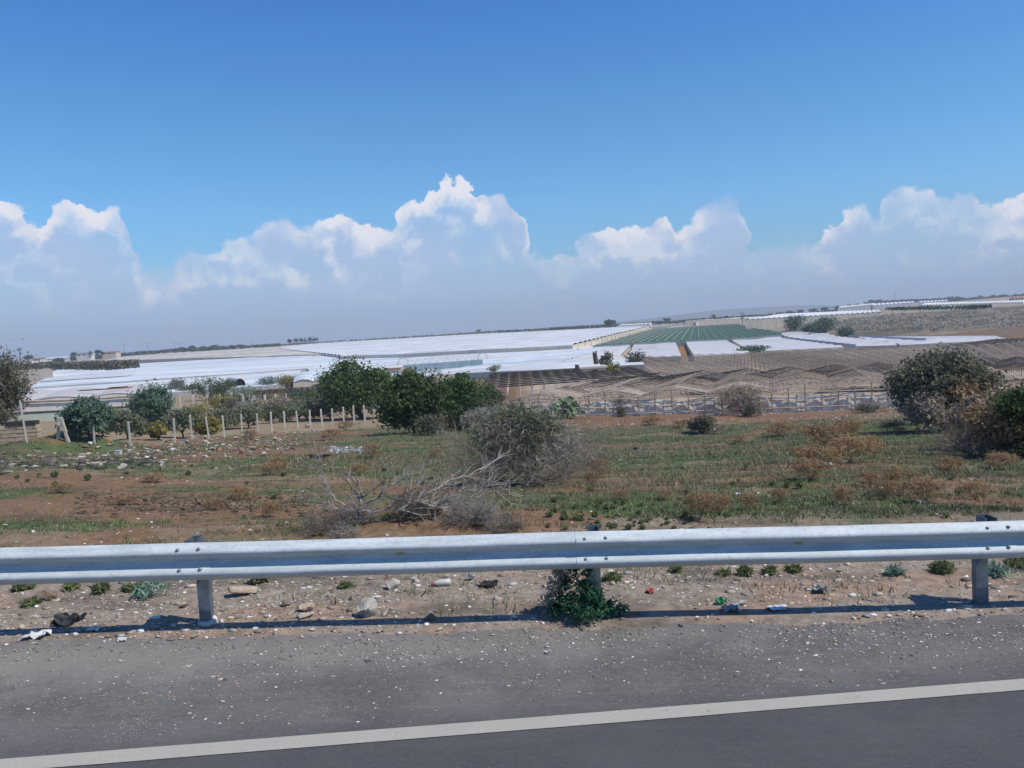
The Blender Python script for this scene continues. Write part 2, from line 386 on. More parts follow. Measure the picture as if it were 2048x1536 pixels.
M_plasterw = simple('white_plaster', (.70,.68,.64), (.6,.58,.54), 1, .9, .1)
M_dark = simple('dark_opening', (.03,.03,.035), (.05,.05,.05), 2, .8, .2)
M_tarp = simple('black_tarpaulin', (.018,.018,.02), (.03,.03,.033), 2, .6, .35)
M_greyroof = simple('grey_sheet_roof', (.30,.32,.34), (.22,.23,.25), 1, .6, .3)

def plastic(name, ca, cb, streak=(.02, .5, 1), rough=.45, spec=.45, dirt=(.42,.38,.33), dirtf=.35, sc=1.0, big=False):
    def fn(t, b):
        ge = t.new('ShaderNodeNewGeometry'); v = ge.outputs['Position']
        sv = t.vm('MULTIPLY', v, streak); n = t.noise(sv, .55*sc, 6, .7)
        n2 = t.noise(v, .05*sc, 4, .6); sv2 = t.vm('MULTIPLY', v, (streak[0]*3, streak[1]*.6, 1)); n3 = t.noise(sv2, .6*sc, 6, .7)
        c = t.mix(t.ss(n, .35, .65), ca, cb)
        c = t.mix(t.ss(t.m('ADD', t.m('MULTIPLY', n2, .5), t.m('MULTIPLY', n3, .5)), .48, .66, 0, dirtf), c, dirt)
        if big:
            b1 = t.noise(t.vm('MULTIPLY', v, (.0035, .022, .02)), 1.0, 5, .6); b2 = t.noise(t.vm('MULTIPLY', v, (.012, .09, .05)), 1.0, 5, .7)
            c = t.mix(t.ss(b1, .40, .62, 0, .6), c, dirt); c = t.mix(t.ss(b2, .47, .58, 0, .6), c, tuple(x*.66 for x in ca)); c = t.mix(t.ss(b2, .44, .32, 0, .5), c, tuple(min(.85, x*1.15) for x in cb))
        t.l.new(c, b.inputs['Base Color'])
    return mat(name, fn, rough, spec)
M_pw = plastic('white_greenhouse_film', (.60,.645,.68), (.70,.74,.77), rough=.6, spec=.2, dirt=(.60,.57,.52), big=True)
M_pb = plastic('blue_white_film', (.55,.61,.66), (.64,.70,.75), dirtf=.15, rough=.6, spec=.2, big=True, dirt=(.62,.60,.56))
M_pn = plastic('beige_shade_net', (.54,.51,.465), (.62,.59,.545), rough=.85, spec=.1, dirt=(.36,.32,.27), dirtf=.6, big=True)
M_pg = plastic('grey_white_film', (.46,.465,.47), (.60,.60,.60), streak=(.05,.6,1), dirtf=.6, rough=.55, spec=.25)
M_old = plastic('old_brown_film', (.27,.22,.175), (.38,.32,.26), streak=(.6,.6,1), rough=.7, spec=.2, dirt=(.17,.13,.11), dirtf=.7, sc=4)
M_oldd = plastic('black_torn_net', (.075,.066,.064), (.13,.115,.105), streak=(.6,.6,1), rough=.9, spec=.1, dirt=(.03,.03,.03), dirtf=.6, sc=4)
M_netp = plastic('purple_grey_net', (.42,.40,.41), (.52,.50,.50), streak=(2,2,1), rough=.8, spec=.15, dirtf=.3)
M_netg = plastic('grey_green_net', (.27,.32,.28), (.36,.40,.35), streak=(2,2,1), rough=.8, spec=.15, dirtf=.3)
M_wallb = plastic('beige_side_film', (.58,.50,.39), (.70,.62,.50), streak=(1.5,1.5,.2), rough=.7, spec=.2, dirtf=.4)
M_walld = plastic('dark_side_film', (.20,.19,.18), (.30,.28,.26), streak=(1.5,1.5,.2), rough=.7, spec=.2, dirtf=.4)
M_bluew = plastic('blue_grey_side_net', (.13,.20,.25), (.20,.27,.32), streak=(2,2,.2), rough=.7, spec=.2, dirtf=.2)
M_grn = plastic('green_shade_net', (.05,.098,.072), (.072,.132,.10), streak=(.3,.3,1), rough=.85, spec=.1, dirt=(.12,.19,.14), dirtf=.5)
def film_fn(t, b):
    ge = t.new('ShaderNodeNewGeometry'); v = ge.outputs['Position']
    sv = t.vm('MULTIPLY', v, (1.0, .1, .05)); n = t.noise(sv, 5.5, 6, .75)
    c = t.mix(t.ss(n, .3, .7), (.62,.575,.50), (.78,.735,.66)); t.l.new(c, b.inputs['Base Color'])
    pass
M_film = mat('torn_side_film', film_fn, .6, .3)

L_carob = leafmat('carob_leaves', [(.024,.038,.018), (.040,.066,.026), (.064,.098,.036), (.10,.135,.052)])
L_bright = leafmat('bright_leaves', [(.022,.034,.016), (.038,.058,.025), (.062,.088,.036), (.10,.124,.052)])
L_droop = leafmat('grass_green_leaves', [(.018,.034,.014), (.030,.058,.022), (.052,.088,.032), (.085,.12,.045)])
L_olive = leafmat('olive_leaves', [(.060,.070,.046), (.095,.11,.070), (.135,.15,.096), (.185,.20,.135)])
L_silver = leafmat('silver_leaves', [(.10,.12,.09), (.15,.175,.135), (.21,.235,.18), (.27,.29,.23)])
L_teal = leafmat('teal_feathery_leaves', [(.040,.066,.046), (.064,.102,.074), (.094,.142,.104), (.13,.185,.14)])
L_dkolive = leafmat('dark_grey_green_leaves', [(.046,.048,.034), (.080,.080,.056), (.118,.116,.082), (.17,.165,.118)])
L_yel = leafmat('yellowing_leaves', [(.08,.075,.03), (.13,.12,.04), (.19,.17,.06), (.24,.20,.07)])
L_rust = leafmat('rust_leaves', [(.125,.080,.045), (.175,.115,.064), (.22,.155,.09), (.27,.205,.13)])
L_dry = leafmat('dry_twig_leaves', [(.12,.095,.075), (.17,.135,.11), (.22,.18,.145), (.27,.22,.18)])
L_brush = leafmat('grey_brush_leaves', [(.16,.15,.125), (.21,.20,.17), (.26,.245,.21), (.32,.30,.26)], .45)
L_far = leafmat('far_tree_leaves', [(.020,.034,.024), (.035,.052,.036), (.05,.07,.045), (.07,.09,.06)], scale=.1)
L_farp = leafmat('far_pale_leaves', [(.06,.08,.045), (.09,.11,.06), (.12,.13,.08), (.15,.16,.10)], scale=.1)
L_emer = leafmat('emerald_leaves', [(.012,.036,.022), (.02,.060,.034), (.034,.09,.048), (.06,.13,.07)], scale=3)
L_sage = leafmat('sage_leaves', [(.07,.12,.09), (.11,.175,.13), (.15,.22,.17), (.19,.27,.21)], scale=4)
L_weed = leafmat('weed_leaves', [(.050,.065,.032), (.075,.095,.045), (.11,.13,.06), (.16,.17,.085)], scale=4)
L_cact = leafmat('cactus_pad', [(.06,.10,.05), (.10,.15,.08), (.15,.20,.11), (.24,.28,.17)], transl=.05, scale=2)

# ------------------------------------------------------------------ ground
def zone_colour(x, y):
    """albedo of the ground by place: verge, field, orchard, brown plots, embankment"""
    x = np.asarray(x, float); y = np.asarray(y, float); t = x/np.maximum(y, 5)
    def mixc(a, b, f): return a*(1-f[..., None])+b*f[..., None]
    red = np.array([.185,.115,.068]); green = np.array([.088,.116,.050]); tan = np.array([.20,.155,.10]); dk = np.array([.075,.065,.045])
    n1 = fbm(x*.16, y*.30, 5, 1); n2 = fbm(x*.45, y*.8, 5, 2); n3 = fbm(x*1.6, y*2.6, 4, 4)
    c = np.zeros(x.shape+(3,))+red
    f = np.clip((n1-.355+.10*np.clip(t*1.6, -1, 1)+(n2-.5)*.8)/.16, 0, 1); c = mixc(c, np.zeros_like(c)+green, f)
    f = np.clip((fbm(x*.22, y*.5, 5, 12)-.54+(n3-.5)*.5)/.1, 0, 1)*.7; c = mixc(c, np.zeros_like(c)+tan, f)
    f = np.clip((fbm(x*.7, y*1.1, 4, 21)-.58)/.08, 0, 1)*.6; c = mixc(c, np.zeros_like(c)+dk, f)
    # gravel verge
    g = np.clip((10.2-y+(n2-.5)*3)/1.4, 0, 1); gv = np.zeros_like(c)+np.array([.25,.205,.165])
    gv = mixc(gv, np.zeros_like(c)+np.array([.28,.195,.135]), np.clip((fbm(x*.8, y*1.6, 4, 41)-.52)/.1, 0, 1)*.7)
    gv = mixc(gv, np.zeros_like(c)+np.array([.14,.12,.095]), np.clip((fbm(x*1.1, y*3, 4, 43)-.56)/.1, 0, 1)*.8)
    c = mixc(c, gv, g)
    # orchard and beyond on the left: dry tan
    o = np.clip((y-52-(t+.5)*62+(n1-.5)*14)/6, 0, 1)*np.clip((-.07-t)/.05, 0, 1)
    c = mixc(c, np.zeros_like(c)+np.array([.26,.205,.13]), o)
    # red soil berm in front of the greenhouses
    o = np.clip((y-68+(n2-.5)*16)/8, 0, 1)*np.clip((t+.06)/.05, 0, 1)
    c = mixc(c, np.zeros_like(c)+np.array([.20,.11,.065]), o*.85)
    o = np.clip((y-89)/3, 0, 1)*np.clip((t-.0)/.03, 0, 1)
    c = mixc(c, mixc(np.zeros_like(c)+np.array([.44,.36,.275]), np.zeros_like(c)+np.array([.31,.235,.17]), np.clip((fbm(x*.3, y*.5, 4, 61)-.4)/.2, 0, 1)), o)
    # far land
    o = np.clip((y-200)/60, 0, 1); c = mixc(c, np.zeros_like(c)+np.array([.30,.25,.18]), o*.8)
    # embankment and brown field on the right
    e = np.clip((t-.325)/.03, 0, 1)*np.clip((y-296)/8, 0, 1)*np.clip((480-y)/60, 0, 1)
    ec = mixc(np.zeros_like(c)+np.array([.20,.165,.125]), np.zeros_like(c)+np.array([.10,.088,.065]), np.clip((fbm(x*.12, y*.16, 5, 71)-.42)/.16, 0, 1))
    ec = mixc(ec, np.zeros_like(c)+np.array([.07,.10,.055]), np.clip((fbm(x*.05, y*.08, 4, 75)-.56)/.08, 0, 1)*np.clip((.45-t)/.08, 0, 1))
    c = mixc(c, ec, e)
    e = np.clip((t-.40)/.03, 0, 1)*np.clip((y-215)/10, 0, 1)*np.clip((298-y)/5, 0, 1)
    c = mixc(c, np.zeros_like(c)+np.array([.17,.115,.07]), e)
    return c*(.85+.3*(n3[..., None]))

WALLPOS = G(38, 889)
MOUNDS += [(G(115, 905).x, G(115, 905).y+1.0, 3.2, 2.6, .85), (G(85, 880).x, G(85, 880).y+3, 3.0, 2.0, .8)]
p_ = G(860, 1050); MOUNDS.append((p_.x+.3, p_.y+.4, 1.3, .8, .14))
ys = np.concatenate([np.linspace(-60, 4.4, 8), np.linspace(4.8, 30, 260), np.exp(np.linspace(math.log(30.4), math.log(5200), 330))])
ts = np.concatenate([np.linspace(-2.4, -.76, 30), np.linspace(-.74, .74, 380), np.linspace(.76, 2.4, 30)])
YY, TT = np.meshgrid(ys, ts, indexing='ij'); XX = TT*np.maximum(YY, 6.0)
XX = np.where(YY < 6.0, TT*40*np.clip((6.2-YY)/12, 0, 1)+XX, XX)
ZZ = H(XX, YY)
ZZ = np.where(YY < 6.6, z0(XX)-.012, ZZ)
ny, nx = YY.shape; V = np.stack([XX, YY, ZZ], -1).reshape(-1, 3)
idx = np.arange(ny*nx).reshape(ny, nx)
Fq = np.stack([idx[:-1, :-1], idx[:-1, 1:], idx[1:, 1:], idx[1:, :-1]], -1).reshape(-1, 4)
ground = npmesh('ground', V, Fq, M_ground, smooth=True, col=zone_colour(XX, YY).reshape(-1, 3)); tag(ground, kind='structure')

# road: one sheet 4 mm and more above the ground, ragged outer edge
xs = np.linspace(-45, 45, 1400); edge = 6.50+(fbm(xs*1.3, xs*0+3, 4, 81)-.5)*.22+(fbm(xs*6, xs*0+8, 3, 85)-.5)*.10
yk = np.array([-14, 0, 4, 6.0, 1.0])
V = []
for k in range(5):
    yv = edge if k == 4 else np.full_like(xs, yk[k])
    V.append(np.stack([xs, yv, z0(xs)+(.006 if k < 4 else .003)], -1))
V.append(np.stack([xs, edge+.02, z0(xs)-.03], -1))
V = np.array(V); idx = np.arange(6*1400).reshape(6, 1400)
Fq = np.stack([idx[:-1, :-1], idx[:-1, 1:], idx[1:, 1:], idx[1:, :-1]], -1).reshape(-1, 4)
tag(npmesh('road', V.reshape(-1, 3), Fq, M_asphalt), kind='structure')
xs = np.linspace(-40, 40, 900); ctr = 4.905+.108*xs*np.where(np.abs(xs) < 12, 1, 12/np.maximum(np.abs(xs), 12))+.0*xs
wv = .076+(fbm(xs*3, xs*0, 3, 88)-.5)*.006
V = np.array([np.stack([xs, ctr-wv, z0(xs)+.011], -1), np.stack([xs, ctr+wv, z0(xs)+.011], -1)])
idx = np.arange(1800).reshape(2, 900); Fq = np.stack([idx[:-1, :-1], idx[:-1, 1:], idx[1:, 1:], idx[1:, :-1]], -1).reshape(-1, 4)
tag(npmesh('road_marking', V.reshape(-1, 3), Fq, M_line), kind='structure')

# ------------------------------------------------------------------ scattered small stones (uncountable)
ICO_V = None
def ico():
    import bmesh
    bm = bmesh.new(); bmesh.ops.create_icosphere(bm, subdivisions=1, radius=1)
    v = np.array([q.co[:] for q in bm.verts]); f = np.array([[q.index for q in p.verts] for p in bm.faces]); bm.free(); return v, f
ICO_V, ICO_F = ico()
def stones(name, x, y, s, col, zoff=.0, flat=.5, mat_=None):
    n = len(x); P = ICO_V[None]*(1+rng.uniform(-.3, .3, (n, len(ICO_V), 1)))
    P = P*s[:, None, None]*np.stack([rng.uniform(.8, 1.9, n), rng.uniform(.6, 1.1, n), rng.uniform(flat*.6, flat*1.3, n)], -1)[:, None, :]
    a = rng.normal(0, .6, n); ca, sa = np.cos(a)[:, None], np.sin(a)[:, None]
    X = P[..., 0]*ca-P[..., 1]*sa; Y = P[..., 0]*sa+P[..., 1]*ca
    z = np.where(y < 6.5, z0(x)+.006, H(x, y))+zoff
    V = np.stack([X+x[:, None], Y+y[:, None], P[..., 2]+z[:, None]+s[:, None]*.15], -1).reshape(-1, 3)
    Fq = (ICO_F[None]+(np.arange(n)*len(ICO_V))[:, None, None]).reshape(-1, 3)
    return npmesh(name, V, Fq, mat_ or M_stone, col=np.repeat(col, len(ICO_V), 0))
n = 42000; x = rng.uniform(-11, 11, n); y = 6.45+rng.gamma(1.6, .95, n); k = y < 11.5; x, y = x[k], y[k]
keep = fbm(x*.9, y*1.8, 4, 91)+rng.uniform(-.25, .25, len(x)) > .47; x, y = x[keep], y[keep]; n = len(x)
s = np.clip(rng.lognormal(-5.0, .6, n), .003, .04)
pal = np.array([[.42,.39,.34], [.32,.28,.23], [.20,.17,.15], [.56,.54,.50], [.34,.28,.22]])
tag(stones('verge_gravel', x, y, s, pal[rng.integers(0, 5, n)]), 'loose pale gravel along the road verge', 'gravel', kind='stuff')
n = 19000; x = rng.uniform(-8, 8, n); y = 6.5-np.abs(rng.gamma(1.3, .42, n)); cl = fbm(x*.8, y*2, 4, 95)+rng.uniform(-.25, .25, n) > .46
k = cl & (y > 4.9+.108*x+.15); x, y = x[k], y[k]; n = len(x); s = np.clip(rng.lognormal(-5.3, .5, n), .003, .016)
tag(stones('shoulder_grit', x, y, s, pal[rng.integers(0, 5, n)]*.95, flat=.3), 'scattered pale grit on the asphalt shoulder', 'gravel', kind='stuff')
n = 2600; y = np.exp(rng.uniform(math.log(11), math.log(80), n)); x = rng.uniform(-.72, .72, n)*y
k = fbm(x*.25, y*.4, 4, 97)+rng.uniform(-.25, .25, n) > .52; x, y = x[k], y[k]; n = len(x); s = np.clip(rng.lognormal(-3.9, .5, n), .01, .07)*np.clip(y/22, .6, 1.6)
tag(stones('field_pebbles', x, y, s, pal[rng.integers(0, 5, n)]*1.15), 'pale pebbles and crumbs scattered over the field', 'gravel', kind='stuff')

# ------------------------------------------------------------------ ground cover: tufts of blades (uncountable)
def tufts(x, y, h, spread, blades, col, wf=.07, lean=.5):
    n = len(x); B = blades; z = H(x, y)
    X = np.repeat(x, B); Y = np.repeat(y, B); Z = np.repeat(z, B); Hh = np.repeat(h, B)*rng.uniform(.5, 1.15, n*B); S = np.repeat(spread, B)
    a = rng.uniform(0, 2*np.pi, n*B); r = np.sqrt(rng.uniform(0, 1, n*B))*S; bx = X+np.cos(a)*r; by = Y+np.sin(a)*r
    l = rng.uniform(.1, lean, n*B)*Hh; tx = bx+np.cos(a)*l; ty = by+np.sin(a)*l
    b2 = rng.uniform(0, 2*np.pi, n*B); wd = Hh*wf*rng.uniform(.6, 1.6, n*B); wx, wy = np.cos(b2)*wd, np.sin(b2)*wd
    P = np.stack([np.stack([bx-wx, by-wy, Z-.02], -1), np.stack([bx+wx, by+wy, Z-.02], -1), np.stack([tx, ty, Z+Hh*.93], -1)], 1)
    c = np.repeat(col, B, 0)*rng.uniform(.75, 1.3, (n*B, 1)); return P.reshape(-1, 3), np.repeat(c, 3, 0)
def tuftobj(name, label, parts, m=None):
    V = np.concatenate([p[0] for p in parts]); c = np.concatenate([p[1] for p in parts])
    return tag(npmesh(name, V, np.arange(len(V)).reshape(-1, 3), m or M_tuft, col=c), label, 'ground cover', kind='stuff')
GR = np.array([[.064,.100,.040], [.085,.122,.048], [.110,.134,.058], [.070,.110,.056]])
n = 52000; y = np.exp(rng.uniform(math.log(10.2), math.log(95), n)); x = rng.uniform(-.76, .76, n)*y; t = x/y
g = fbm(x*.16, y*.30, 5, 1)+(fbm(x*.45, y*.8, 5, 2)-.5)*.8+.10*np.clip(t*1.6, -1, 1)+rng.uniform(-.14, .14, n)
ok = (g > .39) & ~((t < -.1) & (y > 50+(t+.5)*60)) & ~((t > -.05) & (y > 70))
x, y = x[ok], y[ok]; n = len(x)
hh = rng.uniform(.022, .062, n)*np.clip(y/22, .8, 1.6)
tuftobj('grass', 'low green grass and herbs growing over the waste field', [tufts(x, y, hh, hh*2.2, 9, GR[rng.integers(0, 4, n)]*1.25, wf=.22, lean=1.6)])
# rust and straw coloured dry growth
RU = np.array([[.17,.125,.08], [.19,.15,.095], [.15,.12,.075], [.22,.185,.125]])
n = 26000; y = np.exp(rng.uniform(math.log(10.4), math.log(75), n)); x = rng.uniform(-.74, .74, n)*y; t = x/y
g = fbm(x*.25, y*.35, 4, 111)+.12*np.clip(t*2, -1, 1)+rng.uniform(-.08, .08, n)
ok = (g > .44) & ~((t < -.1) & (y > 50+(t+.5)*60)); x, y = x[ok], y[ok]; n = len(x)
hh = rng.uniform(.08, .22, n)*np.clip(y/18, .7, 1.5)
tuftobj('dry_grass', 'thin rust and straw coloured dry grass over the waste field', [tufts(x, y, hh*.6, hh*1.5, 10, RU[rng.integers(0, 4, n)]*1.25, wf=.05, lean=1.1)])
n = 6500; x = rng.uniform(-11, 11, n); y = 6.7+4.2*rng.uniform(0, 1, n)**.6
k = fbm(x*.7, y*1.4, 4, 117)+rng.uniform(-.1, .1, n) > .53; x, y = x[k], y[k]; n = len(x); hh = rng.uniform(.03, .085, n)
VG = np.array([[.20,.17,.11], [.13,.15,.07], [.26,.20,.13], [.09,.13,.06]])
tuftobj('verge_weeds', 'short dry weeds on the gravel verge behind the guardrail', [tufts(x, y, hh, hh*1.4, 12, VG[rng.integers(0, 4, n)], wf=.08, lean=1.2)])

# ------------------------------------------------------------------ guardrail
RY = 6.66                                                            # front plane of the beam
gr = thing('guardrail', 'long galvanised W-beam guardrail on steel posts along the road shoulder', 'guardrail', (0, RY, 0))
ctrl = [(.00,.440),(.012,.446),(.030,.456),(.060,.478),(.078,.494),(.083,.510),(.078,.526),(.060,.544),(.028,.568),(.008,.583),(.000,.595),
        (.008,.607),(.028,.622),(.060,.646),(.078,.664),(.083,.680),(.078,.696),(.060,.712),(.030,.734),(.012,.744),(.00,.750)]
def beam_mesh(xa, xb, dy, dz):
    seg = max(2, int((xb-xa)/.25)); xs = np.linspace(xa, xb, seg+1); V = []; Fa = []
    prof = [(-d, z) for d, z in ctrl]+[(-d+.005, z-.001) for d, z in ctrl[::-1]]; k = len(prof)
    for x in xs:
        wob = .004*math.sin(x*1.7)+.003*math.sin(x*4.1+1)
        for d, z in prof: V.append((x, d+dy+wob, z+dz+float(z0(x))+.0035*math.sin(x*1.1+.7)))
    for i in range(seg):
        for j in range(k): Fa.append((i*k+j, (i+1)*k+j, (i+1)*k+(j+1)%k, i*k+(j+1)%k))
    return V, Fa
BEAMS = []
PX_ = [-16.0,-12.65,-9.35,-6.03,-2.70,.60,3.87,7.17,10.47,13.8]
for i in range(len(PX_)-1):
    a, b = PX_[i], PX_[i+1]
    V, Fa = beam_mesh(a-.16, b+.16, -.0055*(i % 2), 0)
    BEAMS.append(npmesh('beam', V, Fa, M_steel, gr, smooth=True))
POSTS = []
for i, x in enumerate(PX_):
    zb = float(z0(x))
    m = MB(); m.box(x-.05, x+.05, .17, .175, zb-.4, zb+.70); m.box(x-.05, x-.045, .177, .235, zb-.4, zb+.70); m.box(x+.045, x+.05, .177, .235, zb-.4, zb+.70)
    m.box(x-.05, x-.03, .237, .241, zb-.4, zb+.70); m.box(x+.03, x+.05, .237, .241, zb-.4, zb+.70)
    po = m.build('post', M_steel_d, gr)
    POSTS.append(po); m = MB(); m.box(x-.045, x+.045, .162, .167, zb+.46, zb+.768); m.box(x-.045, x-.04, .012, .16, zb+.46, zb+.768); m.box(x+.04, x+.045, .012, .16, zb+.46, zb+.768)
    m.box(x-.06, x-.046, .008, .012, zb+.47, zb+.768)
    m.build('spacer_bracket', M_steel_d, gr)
    for dx in (-.085, .085):
        for zz in (.715, .548):
            mb = MB(); yy = -.062
            mb.tube([(x+dx, yy-.001, zb+zz-.008), (x+dx, yy-.012, zb+zz+.001), (x+dx, yy-.018, zb+zz+.006)], [.015, .013, .006], 8)
            mb.build('bolt', M_bolt, BEAMS[min(i, len(BEAMS)-1)], True)
m = MB(); x = PX_[4]; zb = float(z0(x)); m.tube([(x+.005, .205, zb-.05), (x+.005, .205, zb+.035), (x+.005, .2, zb+.045)], [.085, .08, .06], 9); o = m.build('concrete_footing', M_concw, POSTS[4]); o['label'] = 'pale concrete collar at the foot of a post'
for px in (800, 1597):
    p = at(px, 1108 if px < 1000 else 1087, RY-.045); m = MB(); m.box(p.x-.035, p.x+.035, -.052, -.046, p.z-.006, p.z+.008); m.build('reflector', M_yel, BEAMS[4 if px < 1000 else 5])

# ------------------------------------------------------------------ foliage builders
def leaves(centres, radii, n, size, aspect=1.6, shell=.55, droop=0.0, upv=0.0, gaps=.40):
    """n leaf quads scattered through ellipsoid lobes"""
    cen = np.asarray(centres, float); rad = np.asarray(radii, float); wgt = rad[:, 0]*rad[:, 1]; wgt = wgt/wgt.sum()
    k = rng.choice(len(cen), n, p=wgt); d = rng.normal(size=(n, 3)); d /= np.linalg.norm(d, axis=1, keepdims=True)
    r = (shell+(1-shell)*rng.uniform(0, 1, n)**.6)[:, None]*rng.normal(1, .20, (n, 1)); P = cen[k]+d*rad[k]*r
    fq = 1.7/max(1e-3, float(rad.mean())); gapn = .5*vnoise(P[:, 0]*fq+P[:, 2]*fq*.6+31, P[:, 1]*fq-P[:, 2]*fq*.8+77, 3)+.5*vnoise(P[:, 0]*fq*1.9-P[:, 2]*fq+3, P[:, 2]*fq*1.7+P[:, 1]*fq+9, 8)
    if gaps: kp = gapn > gaps; P = P[kp]; d = d[kp]; n = len(P)
    nrm = d*.5+rng.normal(size=(n, 3))*.8; nrm /= np.linalg.norm(nrm, axis=1, keepdims=True)
    a = np.cross(nrm, rng.normal(size=(n, 3))); 
    if droop: a[:, 2] -= droop*2; a -= nrm*(a*nrm).sum(1, keepdims=True)
    a /= np.linalg.norm(a, axis=1, keepdims=True)+1e-9; b = np.cross(nrm, a)
    s = size*rng.uniform(.6, 1.4, (n, 1)); a = a*s*aspect*.5; b = b*s*.5
    V = np.stack([P-a, P+b*.9, P+a, P-b*.9], 1).reshape(-1, 3); return V, np.arange(4*n).reshape(-1, 4)
def lobes(w, h, d, zc, k, rnd=.5, r0=.28, low=0.0):
    cs = []; rs = []
    for i in range(k):
        a = random.uniform(0, 2*math.pi); e = random.uniform(-.9+low, 1.0); q = math.sqrt(max(0, 1-e*e))*random.uniform(.45, .85)
        cs.append((math.cos(a)*q*w*.5, math.sin(a)*q*d*.5, zc+e*h*.5*random.uniform(.55, .78)))
        s = random.uniform(r0*(1-rnd*.6), r0*(1+rnd)); rs.append((w*s, d*s, h*s*random.uniform(.75, 1.1)))
    ex = max(abs(c[0])+q[0]*.9 for c, q in zip(cs, rs))/(w*.5); ey = max(abs(c[1])+q[1]*.9 for c, q in zip(cs, rs))/(d*.5)
    tz = (max(c[2]+q[2]*.95 for c, q in zip(cs, rs))-zc)/(h*.5)
    cs = [(c[0]/ex, c[1]/ey, zc+(c[2]-zc)/tz) for c in cs]; rs = [(q[0]/ex, q[1]/ey, q[2]/tz) for q in rs]
    return cs, rs
def limbs(m, base, lob, r, n=None, k=6, fork=.35):
    top = Vector(base)
    for c in (lob if n is None else lob[:n]):
        c = Vector(c); f = Vector((random.uniform(-.06,.06), random.uniform(-.06,.06), 0))*c.length
        mid = Vector((c.x*fork, c.y*fork, c.z*.55))+f
        m.tube([top, mid, c], [r, r*.55, r*.18], k)
def plant(name, label, cat, pos, wpx, tpx, kind, nleaf, leaf, lmat, group=None, trunk=0.12, k=16, depth=.9, base=None, aspect=1.6, shell=.55, droop=0, second=None, tr=None, r0=.28, low=0, barkm=None, rz=None):
    """pos = base point; wpx crown width in photo pixels; tpx = pixel row of its top; trunk = bare share of the height"""
    Y = pos.y; wm = wpx*Y/F; hm = max(.2, (base if base else 0) or (at_px_height(pos, tpx)))
    root = thing(name, label, cat, pos, 0, group)
    ch = hm*(1-trunk); zc = hm*trunk+ch/2
    cs, rs = lobes(wm, ch, wm*depth, zc, k, r0=r0, low=low)
    V, Fa = leaves(cs, rs, nleaf, leaf, aspect, shell, droop)
    keep = V[:, 2].reshape(-1, 4).min(1) > .02; Fa = Fa[keep]
    crown = npmesh('crown', V, Fa, lmat, root)
    if second:
        for (sm, share, cx, cz, sw, sh) in second:
            V, Fa = leaves([(cx*wm, -wm*depth*.33, cz*hm)], [(wm*sw, wm*depth*.28, hm*sh)], int(nleaf*share), leaf, aspect, .3, droop)
            f2 = npmesh('dry_foliage', V, Fa, sm, root); f2['label'] = 'dry rust coloured patch of foliage'
    m = MB(); R0 = tr or max(.03, wm*.022)
    if trunk > .05:
        fk = (0, 0, hm*trunk*.9); m.tube([(0, 0, -.15), (R0*.5, 0, hm*trunk*.5), fk], [R0*1.35, R0, R0*.85], 7)
        limbs(m, fk, cs, R0*.6, 9, 5)
    else:
        limbs(m, (0, 0, -.1), cs, R0*.6, 10, 5, .5)
    m.build('trunk', barkm or M_bark, root)
    return root
def at_px_height(pos, tpx):
    # height so that the top of the plant reaches photo row tpx
    d0 = pos-Vector((0, 0, CZ)); loc = MR.transposed() @ d0
    py0 = 768-(loc.y/-loc.z)*F
    lo, hi = 0.0, 40.0
    for _ in range(40):
        mid = (lo+hi)/2; q = MR.transposed() @ (d0+Vector((0, 0, mid))); py = 768-(q.y/-q.z)*F
        if py > tpx: lo = mid
        else: hi = mid
    return lo

def twig_bush(name, label, cat, pos, w, h, stems, depth, r, mat_, seed=0, group=None, lean=(0,0), up=.35, nmax=6500, spread=.62, part='branches', rfac=.62):
    random.seed(seed); root = thing(name, label, cat, pos, 0, group); m = MB(); cnt = [0]
    def grow(p, d, L, r, lev):
        if cnt[0] > nmax or lev == 0: return
        n = 3; q = [p]; rr = [r]
        for i in range(n):
            d = (d+Vector((random.gauss(0, .22), random.gauss(0, .22), random.gauss(0, .12)+up*.06))).normalized()
            p = p+d*L/n; 
            if p.z < .02: p.z = .02+random.random()*.03; d.z = abs(d.z)*.3
            q.append(p); rr.append(r*(1-.4*(i+1)/n))
            if i < n-1 and lev > 1 and random.random() < .75:
                sd_ = (d+Vector((random.gauss(0, spread), random.gauss(0, spread), random.gauss(.05, spread*.6)))).normalized()
                grow(p, sd_, L*random.uniform(.5, .8), r*rfac*.8, lev-1)
        m.tube(q, rr, 3, False); cnt[0] += 1
        for _ in range(2 if lev > 1 else 0):
            sd_ = (d+Vector((random.gauss(0, spread), random.gauss(0, spread), random.gauss(.03, spread*.6)))).normalized()
            grow(p, sd_, L*random.uniform(.6, .88), r*rfac, lev-1)
    for s in range(stems):
        cnt[0] = int(nmax*s/stems)
        a = random.uniform(0, 2*math.pi); e = random.uniform(.25, 1.1)
        d = Vector((math.cos(a)*w/h*.75*(1.2-e*.6)+lean[0], math.sin(a)*w/h*.7*(1.2-e*.6)+lean[1], e)).normalized()
        nm = int(nmax*(s+1)/stems); old = nmax
        grow(Vector((random.gauss(0, w*.03), random.gauss(0, w*.03), 0)), d, h*random.uniform(.36, .5), r*random.uniform(.6, 1.1), depth)
    m.build(part, mat_, root, True)
    return root

